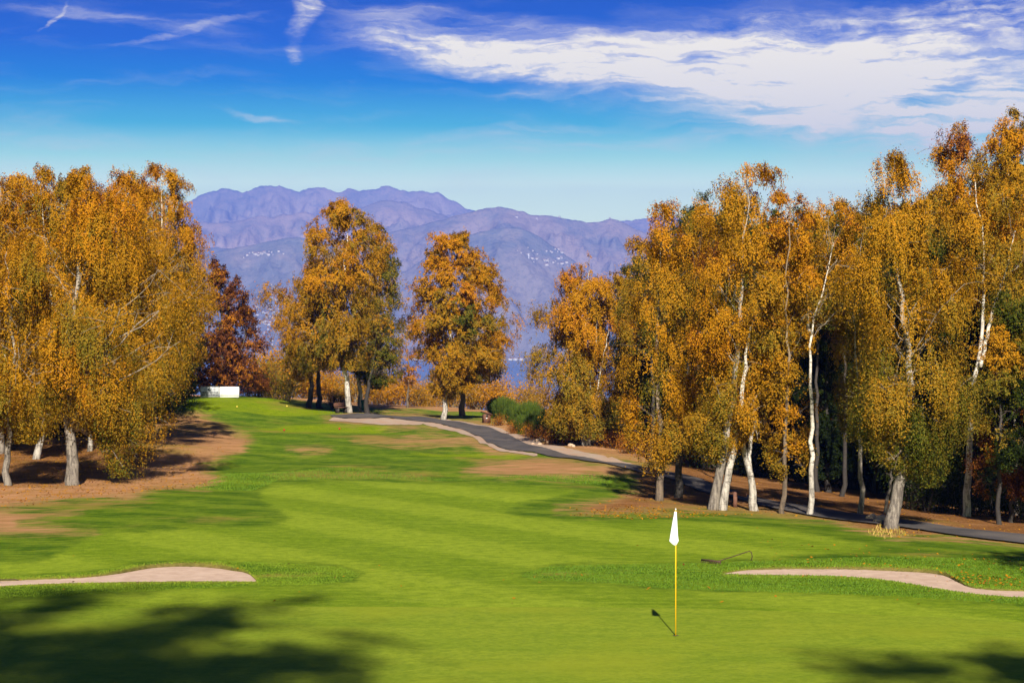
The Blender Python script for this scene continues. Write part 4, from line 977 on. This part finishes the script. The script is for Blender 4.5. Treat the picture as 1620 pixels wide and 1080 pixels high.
place_shrubs(under2, sp, 'undergrowth shrub with shade put into its leaf colour in the right grove', 'shrub', 'shrubs with painted shade tone in the right grove')

# broom: upright green rods
BROOM = simple('broom_green', (0.028, 0.055, 0.006), (0.080, 0.105, 0.012), 4.0, 0.6)


def broom(seed, h, r, n):
    rng = np.random.default_rng(seed)
    root = empty('broom_bush', (0, 0, 0))
    a = rng.uniform(0, 6.28, n); rr = r * np.sqrt(rng.uniform(0, 1, n))
    b0 = np.stack([np.cos(a) * rr * 0.45, np.sin(a) * rr * 0.45, rng.uniform(-.05, .35, n) * h], 1)
    tip = np.stack([np.cos(a) * rr + rng.normal(0, .08, n), np.sin(a) * rr + rng.normal(0, .08, n), h * rng.uniform(.6, 1.0, n) * (1 - .4 * (rr / r) ** 2)], 1)
    wd = rng.normal(0, 1, (n, 3)) * np.array([1, 1, 0]); wd = wd / (np.linalg.norm(wd, axis=1)[:, None]) * 0.016
    midp = (b0 * .45 + tip * .55) + rng.normal(0, .04, (n, 3))
    v = np.stack([b0 - wd, b0 + wd, midp + wd, midp - wd, tip + wd * .3, tip - wd * .3], 1).reshape(-1, 3)
    i = np.arange(n)[:, None] * 6
    q = np.vstack([i + np.array([[0, 1, 2, 3]]), i + np.array([[3, 2, 4, 5]])])
    link('foliage', np_mesh('foliage', v, q, None, BROOM), root)
    b = MB()
    for k in range(8):
        x, y = rng.normal(0, .12, 2); b.tube([(x * .4, y * .4, -.1), (x, y, .2 * h), (x * 2.5, y * 2.5, .5 * h)], [.02, .015, .008], 4, False)
    b.build('stems', BRANCH_DARK, root)
    return root


brooms = [broom(360, 2.0, 0.95, 2600), broom(361, 1.7, 0.85, 2200)]
place_shrubs(brooms, [(796, 126, .8), (815, 119, .85), (833, 114, .95), (850, 109, .95), (866, 106, .9), (884, 104.5, .8), (784, 131, .7), (806, 126, .85), (843, 116, .9), (900, 103, .7), (826, 112, .6)],
             'green broom bush on the bank above the cart path', 'bush', 'broom bushes above the cart path')
dry = [shrub('dry_shrub', 370 + k, 0.9, 1.0, 1500, 0.90, 0.05, 0.075, BRANCH_DARK, 0.1) for k in range(2)]
place_shrubs(dry, [(790, 118, .7), (812, 112, .7), (838, 108, .8), (862, 104.5, .9), (880, 102.5, .9), (900, 101.5, .9), (910, 104, 1.1), (868, 107, 1.0), (955, 101, .9), (975, 99, 1.0), (1000, 97, 1.0), (1030, 95, 1.1)], 'low dry brown bush on the bank above the cart path', 'bush', 'dry bushes above the cart path')

# trees behind the photographer and out of frame whose shade falls on the green
tree_kw = dict(name='shade_tree', group='trees behind the viewpoint', bark_kind='brown', tone=0.5, droop=0.6)


def shade_tree(label, x, y, H, crown, seed, cover, size=0.16):
    g = float(ground_z(x, y))
    s = 0.02; dd = s * F
    ol = [(-h / s, (c0 - w_) / s, (c0 + w_) / s) for h, c0, w_ in crown]
    return birch('shade_tree', label, 'tree', 'trees behind the viewpoint', (0, 0), dd, [[(0, 0), (0, -H * .5 / s), (crown[-1][1] / s, -H * .95 / s)]], ol, seed, w0=22, bark_kind='brown', tone=0.5, droop=0.6,
                 cover=cover, tsize=size, base_pt=(x, y, g), limbs=70)


shade_tree('tall broad tree behind the viewpoint shading the left of the green', -5.2, -5.0, 25.0, [(12.0, 0, 3.0), (15, 0, 5.2), (18, 0.0, 6.8), (20.0, 0.0, 7.0), (22.0, -0.3, 6.6), (23.6, -1.5, 5.2), (24.8, -2.0, 3.6)], 401, 3.2)
shade_tree('second tree behind the viewpoint shading the right of the green', 8.9, -4.0, 20.6, [(9, 0, 2.0), (12, 0, 3.0), (15, 0, 3.6), (18.0, 0, 3.6), (19.6, 0.3, 2.8), (20.5, 0.5, 1.6)], 402, 3.8)
shade_tree('tree beyond the right frame edge shading the rough by the path', 13.6, 37.0, 9.0, [(3.0, 0, 1.5), (5, 0, 2.2), (7, 0, 2.3), (9.0, 0, 1.0)], 403, 2.2, 0.09)

# ------------------------------------------------------------------ golf furniture
MW = simple('flag_cloth', (0.72, 0.73, 0.76), (0.64, 0.66, 0.72), 6.0, 0.7)
MY = simple('yellow_paint', (0.75, 0.42, 0.01), (0.70, 0.38, 0.01), 5.0, 0.35)
MK = simple('black_paint', (0.03, 0.025, 0.022), (0.05, 0.04, 0.035), 10.0, 0.5)
MWOOD = simple('weathered_wood', (0.16, 0.075, 0.05), (0.10, 0.05, 0.035), 9.0, 0.8, 0.3)
MCREAM = simple('cup_plastic', (0.7, 0.7, 0.68), (0.6, 0.6, 0.6), 5, 0.4)
p0 = G2(1069, 1006.5); s0 = p0[1] / F
flag = empty('golf_flag', (p0[0], p0[1], p0[2] + 0.012)); tag(flag, 'white flag hanging limp on a yellow flagstick in the green', 'golf flag')
H = 197 * s0
b = MB(); b.tube([(0, 0, -0.08), (0, 0, H * .5), (0, 0, H + 0.02)], [0.0105, 0.0100, 0.009], 10); b.build('pole', MY, flag, True)
b = MB(); b.tube([(0, 0, H + 0.015), (0, 0, H + 0.035), (0, 0, H + 0.045)], [0.013, 0.013, 0.004], 10); b.build('pole_cap', MCREAM, flag, True)
# limp cloth: a folded closed surface gathered round the pole
nr_, na = 30, 40; vs = []
for i in range(nr_):
    f = i / (nr_ - 1); z = H - 0.01 - f * 54 * s0
    wl = np.interp(f, [0, .3, .7, .86, .95, 1.0], [2.2, 4.2, 7.6, 8.8, 4.5, 0.5]) * s0   # to the left of the pole
    wr = np.interp(f, [0, .3, .7, .86, .95, 1.0], [1.6, 2.2, 3.2, 4.2, 2.2, 0.5]) * s0
    for k in range(na):
        a = k / na * 2 * math.pi
        fold = 1 + (0.20 + 0.12 * f) * math.sin(a * 5 + 2.2 * f) * min(1, f * 4)
        x = math.cos(a); x = x * (wr if x > 0 else wl) - 0.6 * s0 * f
        y = math.sin(a) * (wl + wr) * 0.33
        vs.append((x * fold, y * fold, z - (0.5 * s0 * math.cos(a) if i == nr_ - 1 else 0)))
q = [(i * na + k, i * na + (k + 1) % na, (i + 1) * na + (k + 1) % na, (i + 1) * na + k) for i in range(nr_ - 1) for k in range(na)]
link('flag_cloth', np_mesh('flag_cloth', vs, q, None, MW, True), flag)
b = MB(); a = np.arange(28) * 2 * math.pi / 28
ring = lambda r, z: np.stack([np.cos(a) * r, np.sin(a) * r, np.full(28, z)], 1)
vs = np.vstack([ring(0.054, 0.003), ring(0.049, 0.004)]); q = [(k, (k + 1) % 28, 28 + (k + 1) % 28, 28 + k) for k in range(28)]
b.put(vs, q); b.put(np.vstack([ring(0.049, 0.0035), [(0, 0, 0.0035)]]), (), [(k, (k + 1) % 28, 28) for k in range(28)])
cup = b.build('hole_cup', MK, None); cup.location = (p0[0], p0[1], p0[2] + 0.013); tag(cup, 'dark golf hole at the foot of the yellow flagstick', 'golf hole')

# bunker rakes
MRAKE = simple('rake_metal', (0.045, 0.03, 0.02), (0.08, 0.05, 0.03), 10, 0.5)


def rake(label, base_px, tip_px, lift, head_len):
    A = G2(*base_px); B = G2(*tip_px, dmin=24) if lift == 0 else None
    e = empty('bunker_rake', A); tag(e, label, 'rake', 'rakes left beside the bunkers')
    sx = A[1] / F
    tip = np.array([(tip_px[0] - base_px[0]) * sx, 0.6, lift]) if B is None else (B - A) + np.array([0, 0, 0.06])
    b = MB(); pts = [np.array([0.25, 0, 0.05])]
    for f in (0.3, 0.6, 0.9, 1.0): pts.append(np.array([0.25, 0, 0.05]) * (1 - f) + tip * f)
    end = tip + np.array([0.05, 0.02, -0.02])
    pts += [end]
    if lift: pts += [end + (0.03, 0.02, -0.10), end + (0.0, 0.02, -lift * 0.9 - 0.02)]
    b.tube(pts, 0.012, 7); b.build('handle', MRAKE, e, True)
    b = MB(); hd = np.array([0.62, -0.78, 0]) * head_len / 2
    b.tube([-hd + (0.1, 0, .06), (0.1, 0, .07), hd + (0.1, 0, .06)], 0.024, 7)
    b.tube([(0.06, 0, .06), (0.30, 0, .055)], [0.03, 0.02], 6)
    for k in range(11):
        f = k / 10 * 2 - 1; c0 = hd * f + np.array([0.1, 0, .055]); b.tube([c0, c0 + (-0.015, 0, -.075)], [0.011, 0.007], 5)
    b.build('rake_head', MRAKE, e, True)
    return e


rake('long black rake propped up beside the right bunker', (1118, 891.5), (1190, 880), 0.22, 0.62)
rake('rake lying at the left frame edge in the left bunker', (-22, 921), (25, 921), 0, 0.5)

# tee boards
MBOARD = simple('board_white', (0.82, 0.82, 0.82), (0.78, 0.78, 0.79), 4.0, 0.5)
MSHADED = simple('board_shaded_grey', (0.44, 0.46, 0.46), (0.40, 0.41, 0.43), 2.0, 0.5)  # tree shade on the panel is put into this grey
MINK = simple('board_ink', (0.06, 0.06, 0.08), (0.05, 0.05, 0.07), 4.0, 0.6)
MINKD = simple('board_dark_ink', (0.01, 0.025, 0.035), (0.01, 0.02, 0.03), 4.0, 0.6)
MFRAME = simple('board_frame', (0.30, 0.31, 0.30), (0.25, 0.26, 0.25), 4.0, 0.5)


def text(name, body, size, loc, mat, parent, font_w=1.0):
    c_ = bpy.data.curves.new(name, 'FONT'); c_.body = body; c_.size = size; c_.align_x = 'CENTER'; c_.align_y = 'CENTER'; c_.extrude = 0.002; c_.offset = 0.006; c_.space_character = 1.05
    c_.materials.append(mat)
    tmp = bpy.data.objects.new(name + '_curve', c_); COL.objects.link(tmp)
    dg = bpy.context.evaluated_depsgraph_get(); me_ = bpy.data.meshes.new_from_object(tmp.evaluated_get(dg)); bpy.data.objects.remove(tmp)
    o = bpy.data.objects.new(name, me_); COL.objects.link(o); o.parent = parent; o.location = loc; o.rotation_euler = (R(90), 0, 0); o.scale = (font_w, 1, 1)
    return o


pb = G2(347, 631.0); sb_ = pb[1] / F


def board(label, px0, px1, pt, pbm, facemat):
    wd = (px1 - px0) * sb_; ht = (pbm - pt) * sb_; cx = ((px0 + px1) / 2 - 810) / F * pb[1]
    gz = float(ground_z(cx, pb[1]))
    e = empty('tee_board', (cx, pb[1], gz)); tag(e, label, 'advertising board', 'advertising boards behind the tee')
    b = MB(); b.box((0, 0, 0.05 + ht / 2), (wd - .05, 0.03, ht - .05)); b.build('panel', facemat, e)
    b = MB(); z0, z1 = 0.05, 0.05 + ht
    for z in (z0, z1): b.box((0, 0, z), (wd + .0, 0.045, 0.035))
    for x in (-wd / 2, wd / 2): b.box((x * .985, 0, (z0 + z1) / 2), (0.035, 0.05, ht - .04))
    b.build('frame', MBOARD if facemat is MBOARD else MFRAME, e)
    for x in (-wd * .4, wd * .4):
        b = MB(); b.box((x, 0.05, 0.20), (0.04, 0.04, 0.6)); b.box((x, 0.25, 0.02), (0.04, 0.45, 0.03)); b.build('leg', MFRAME, e)
    return e, wd, ht


e, wd, ht = board('advertising board in a painted shade grey with a round emblem and dark lettering', 317.3, 346.6, 613.6, 629.6, MSHADED)
text('lettering', 'CRAS NETTUS', ht * .25, (0, -.02, .05 + ht * .42), MINK, e, 1.0)
text('lettering', 'REAL ESTATE MILAN', ht * .17, (0, -.02, .05 + ht * .19), MINK, e, 1.0)
b = MB(); a = np.arange(32) * 2 * math.pi / 32; r_ = ht * .155
disc = lambda cx, cz, r, y: np.vstack([np.stack([cx + np.cos(a) * r, np.full(32, y), cz + np.sin(a) * r], 1), [(cx, y, cz)]])
b.put(disc(0, .05 + ht * .74, r_, -.018), (), [(k, (k + 1) % 32, 32) for k in range(32)]); b.build('emblem', MINKD, e)
b = MB(); b.put(disc(r_ * .25, .05 + ht * .74, r_ * .6, -.021), (), [(k, (k + 1) % 32, 32) for k in range(32)]); b.build('emblem_crescent', MSHADED, e)
board('plain white advertising board to the right of the shade-toned one', 347.8, 378.0, 614.2, 630.0, MBOARD)

# tee markers
MRED = simple('red_paint', (0.40, 0.035, 0.02), (0.35, 0.03, 0.02), 8, 0.4); MYEL = simple('marker_yellow', (0.55, 0.42, 0.06), (0.5, 0.38, 0.06), 8, 0.4)
for px, py, mt_, lab in ((449.5, 679.5, MRED, 'red tee marker on the left of the lower tee'), (537, 681, MRED, 'red tee marker on the right of the lower tee'),
                         (375, 645.5, MYEL, 'yellow tee marker on the left of the upper tee'), (454, 644.5, MYEL, 'yellow tee marker on the right of the upper tee')):
    p = G2(px, py); e = empty('tee_marker', p); tag(e, lab, 'tee marker')
    b = MB(); zs = np.linspace(-1, 1, 9); b.tube([(0, 0, .07 + .055 * z) for z in zs], .06 * np.sqrt(np.maximum(1 - zs ** 2, .02)), 12); b.build('ball', mt_, e, True)
    b = MB(); b.tube([(0, 0, -.1), (0, 0, .05)], .02, 6); b.build('spike', MK, e)

# wooden ball box on posts by the path
p = G2(769.5, 667); sx = p[1] / F; e = empty('wooden_hut', p, R(28)); tag(e, 'small brown wooden shelter box with a sloping roof beside the path', 'shelter box')
w_, h_ = 11.5 * sx, 15 * sx
b = MB(); b.box((0, 0, h_ * .48), (w_ * .9, w_ * .8, h_ * .92)); b.build('cabinet', MWOOD, e)
b = MB(); rt = h_ * .96
v = [(-w_ * .62, -w_ * .6, rt + .10), (w_ * .62, -w_ * .6, rt - .06), (w_ * .62, w_ * .6, rt - .06), (-w_ * .62, w_ * .6, rt + .10)]
v = v + [(x, y, z + .06) for x, y, z in v]; b.put(v, [(0, 3, 2, 1), (4, 5, 6, 7), (0, 1, 5, 4), (1, 2, 6, 5), (2, 3, 7, 6), (3, 0, 4, 7)]); b.build('roof', MWOOD, e)
b = MB(); b.box((-w_ * .12, -w_ * .405, h_ * .76), (w_ * .34, .02, h_ * .26)); b.build('opening', MK, e)
b = MB(); b.box((-w_ * .16, -w_ * .408, h_ * .52), (w_ * .22, .02, h_ * .10)); b.build('notice', MCREAM, e)

# bench by the white trunk, and a green bin
p = G2(540, 653.0); e = empty('bench', p, R(50)); e.scale = (.8, .8, .8); tag(e, 'dark wooden bench left of the white leaning birch trunk', 'bench')
for dx in (-.45, .45):
    b = MB(); b.box((dx, 0, .2), (.10, .40, .44)); b.build('leg', MK, e)
b = MB()
for k in range(3): b.box((0, -.16 + k * .15, .45), (1.2, .12, .05))
b.build('seat', MWOOD, e)
b = MB(); b.box((0, .26, .60), (1.2, .05, .10)); b.box((0, .26, .74), (1.2, .05, .10)); b.build('backrest', MWOOD, e)
MGRN = simple('bin_green', (0.02, 0.09, 0.06), (0.03, 0.11, 0.08), 5, 0.5)
p = G2(576.5, 653.5); e = empty('litter_bin', p); tag(e, 'dark green litter bin between the white trunk and the crooked dark trunk', 'bin')
b = MB(); b.tube([(0, 0, .3), (0, 0, .95)], [.20, .25], 14); b.build('container', MGRN, e, True)
b = MB(); b.tube([(0, 0, .95), (0, 0, 1.0), (0, 0, 1.06)], [.28, .28, .12], 14); b.build('lid', MGRN, e, True)
b = MB(); b.tube([(0, 0, -.2), (0, 0, .32)], .04, 6); b.build('post', MK, e)
# low wooden bench-like rail in the shade between the right-hand trunks
p = G2(1163, 800); e = empty('wooden_rail', p); tag(e, 'low dark wooden rail on a short post between the right grove trunks', 'rail')
b = MB(); b.box((0, 0, .22), (.12, .12, .5)); b.build('post', MWOOD, e)
b = MB(); b.tube([(-.75, .5, .42), (0, 0, .46), (.35, -.2, .40)], .05, 7); b.build('beam', MWOOD, e, True)


# stones along the bank
ROCK = simple('pale_stone', (0.48, 0.34, 0.24), (0.36, 0.25, 0.17), 4.0, 0.9, 0.5)


def stone_mesh(seed):
    rng = np.random.default_rng(seed); nu, nv = 12, 8; v = []
    for j in range(nv + 1):
        th = math.pi * j / nv
        for i in range(nu):
            ph = 2 * math.pi * i / nu; dv = Vector((math.sin(th) * math.cos(ph), math.sin(th) * math.sin(ph), math.cos(th)))
            r = 1 + 0.35 * mnoise.noise(dv * 1.6 + Vector((seed, 0, 0))) + 0.12 * mnoise.noise(dv * 4 + Vector((0, seed, 0)))
            v.append((dv.x * r, dv.y * r * .9, dv.z * r * .65))
    q = [(j * nu + i, j * nu + (i + 1) % nu, (j + 1) * nu + (i + 1) % nu, (j + 1) * nu + i) for j in range(nv) for i in range(nu)]
    return np_mesh('stone', v, q, None, ROCK, False)


SM = [stone_mesh(k) for k in (1, 2, 3)]
for k, (px, py, r) in enumerate([(846, 700, .12), (851, 699.5, .16), (857, 699, .17), (863, 700, .14), (854, 702.5, .12), (867, 701, .12), (843, 702, .1), (903, 706.5, .17), (907, 708, .12), (1380, 822, .20), (1395, 824, .22), (1388, 826, .14)]):
    p = G2(px, py); o = link('stone', SM[k % 3], None, p + np.array([0, 0, r * .3])); o.scale = (r, r, r); o.rotation_euler = (0, 0, k * 1.7)
    tag(o, 'pale stone in the heap on the bank left of the four stemmed birch' if k < 7 else ('pale rounded stone lying alone near the foot of the four stemmed birch' if k < 9 else 'pale stone beside the path behind the thick birch base'), 'stone',
        'stones heaped on the bank' if k < 7 else ('stones by the four stemmed birch' if k < 9 else 'stones behind the thick birch'))

# ------------------------------------------------------------------ litter and tufts
rng = np.random.default_rng(77)
gx, gy, wt = [], [], []


def scatter(poly, n, name_seed):
    r_ = np.random.default_rng(name_seed); P_ = np.array(poly); lo, hi = P_.min(0), P_.max(0)
    pts = r_.uniform(lo, hi, (n * 3, 2)); k = sdf_poly(pts[:, 0], pts[:, 1], poly) > 0
    return pts[k][:n]


# distances of ground rows, looked up in the fan grid
def px_to_ground(pts):
    out = []
    ci = np.clip(np.searchsorted(tcol, (pts[:, 0] - 810) / F), 0, nc - 1)
    for (x, y), c_ in zip(pts, ci):
        col = PY[:760, c_]; j = np.argmax(col <= y); j = max(j, 1)
        y0, y1 = col[j - 1], col[j]; f = np.clip((y0 - y) / (y0 - y1 + 1e-9), 0, 1)
        d = rows[j - 1] * (1 - f) + rows[j] * f; out.append(((x - 810) / F * d, d))
    out = np.array(out); return np.c_[out, ground_z(out[:, 0], out[:, 1])]


pts = np.vstack([scatter(DIRTS[1], 5500, 1), scatter(DIRTS[3], 9000, 2), scatter([(900, 815), (1000, 800), (1120, 812), (1200, 815), (1000, 822)], 700, 3), scatter([(0, 950), (1620, 960), (1620, 840), (1150, 830), (800, 900), (0, 860)], 90, 4),
                 scatter([(1480, 905), (1620, 915), (1620, 930), (1540, 925)], 120, 5), scatter([(1200, 850), (1620, 880), (1620, 930), (1200, 890)], 160, 6), scatter([(-40, 700), (300, 700), (330, 770), (-40, 800)], 3500, 8)])
pts = pts[(pts[:, 0] > -200) & (pts[:, 0] < 1820)]
gp = px_to_ground(pts) + np.array([0, 0, 0.02]); n = len(gp)
a = rng.uniform(0, 6.28, n); sz = rng.uniform(0.022, 0.05, n)
u = np.stack([np.cos(a), np.sin(a), rng.normal(0, .3, n)], 1) * sz[:, None]; v_ = np.stack([-np.sin(a), np.cos(a), rng.normal(0, .3, n)], 1) * (sz * .6)[:, None]
vv = np.stack([gp - u, gp - v_, gp + u, gp + v_], 1).reshape(-1, 3)
me = np_mesh('fallen_leaves', vv, np.arange(n * 4).reshape(n, 4), None, LEAF)
at = me.attributes.new('tone', 'FLOAT', 'FACE'); at.data.foreach_set('value', np.clip(rng.normal(.70, .11, n), .3, .97).astype(np.float32))
tag(link('fallen_leaves', me), 'fallen yellow and brown leaves strewn under the birches', 'fallen leaves', kind='stuff')

m, t = material('grass_blade')
tone_ = t.add('ShaderNodeAttribute', attribute_name='tone').outputs['Fac']
setc(t, t.ramp(tone_, [(0, (0.055, 0.120, 0.002)), (.5, (0.14, 0.21, 0.005)), (.8, (0.25, 0.23, 0.02)), (1, (0.42, 0.27, 0.08))]), 0.7)
COLLAR_L = [(-60, 950), (0, 946), (150, 939), (260, 933), (400, 926), (500, 925), (556, 918), (571, 907), (545, 898), (480, 892), (400, 888), (300, 886), (215, 891), (150, 904), (60, 910), (-60, 915)]
COLLAR_R = [(824, 911), (835, 904), (872, 895), (1000, 892), (1120, 890), (1250, 885), (1400, 880), (1660, 885), (1660, 958), (1400, 942), (1250, 937), (1060, 931), (950, 921), (842, 917)]
bl = [(scatter(COLLAR_L, 22000, 21), .010, .022, .34, .10), (scatter(COLLAR_R, 52000, 22), .014, .032, .12, .10), (scatter([(1370, 846), (1385, 832), (1400, 822), (1420, 836), (1440, 846), (1400, 852)], 220, 23), .05, .13, .9, .1),
      (scatter([(440, 762), (600, 757), (800, 757), (960, 770), (1000, 750), (740, 757), (560, 740), (360, 750), (300, 772), (400, 776)], 9000, 24), .03, .06, .15, .15)]
V, T_ = [], []
for pts, h0, h1, tn, ts in bl:
    s_in = np.maximum(sdf_poly(pts[:, 0], pts[:, 1], POLY_BL), sdf_poly(pts[:, 0], pts[:, 1], POLY_BR)) > -0.4
    pts = pts[~s_in]; g_ = px_to_ground(pts); n = len(g_)
    edge = np.maximum(sdf_poly(pts[:, 0], pts[:, 1], POLY_BL), sdf_poly(pts[:, 0], pts[:, 1], POLY_BR)); hb = np.where(edge > -3, 1.25, 1.0)
    hh = rng.uniform(h0, h1, n) * hb; a = rng.uniform(0, 6.28, n); wd = np.stack([np.cos(a), np.sin(a), np.zeros(n)], 1) * 0.012
    tip = g_ + np.c_[rng.normal(0, .35, (n, 2)) * hh[:, None], hh]
    V.append(np.stack([g_ - wd - (0, 0, .01), g_ + wd - (0, 0, .01), tip], 1).reshape(-1, 3))
    T_.append(np.clip(rng.normal(tn, ts, n) + np.where(edge > -5, .16, 0), 0, 1))
V = np.vstack(V); T_ = np.concatenate(T_); n = len(T_)
me = np_mesh('rough_grass', V, None, np.arange(n * 3).reshape(n, 3), m)
at = me.attributes.new('tone', 'FLOAT', 'FACE'); at.data.foreach_set('value', T_.astype(np.float32))
tag(link('rough_grass', me), 'longer rough grass around the bunkers and at the thick birch base', 'rough grass', kind='stuff')

# ------------------------------------------------------------------ the air
HZ0, HZ1 = LAKE_Z - 8.0, 1330.0
b = MB(); x0, x1, y0, y1 = -7600, 7600, -160, 17800
b.put([(x0, y0, HZ0), (x1, y0, HZ0), (x1, y1, HZ0), (x0, y1, HZ0), (x0, y0, HZ1), (x1, y0, HZ1), (x1, y1, HZ1), (x0, y1, HZ1)],
      [(0, 3, 2, 1), (4, 5, 6, 7), (0, 1, 5, 4), (1, 2, 6, 5), (2, 3, 7, 6), (3, 0, 4, 7)])
m = bpy.data.materials.new('haze'); m.use_nodes = True; t = NT(m.node_tree); t.n.clear()
pv = t.add('ShaderNodeVolumePrincipled', {'Color': (0.055, 0.205, 1.0, 1.0), 'Density': 1.0e-4, 'Anisotropy': 0.0}); o = t.add('ShaderNodeOutputMaterial'); t.l.new(pv.outputs[0], o.inputs['Volume'])
tag(b.build('haze', m), kind='stuff', label='thin blue autumn haze over the lake and mountains', cat='haze')
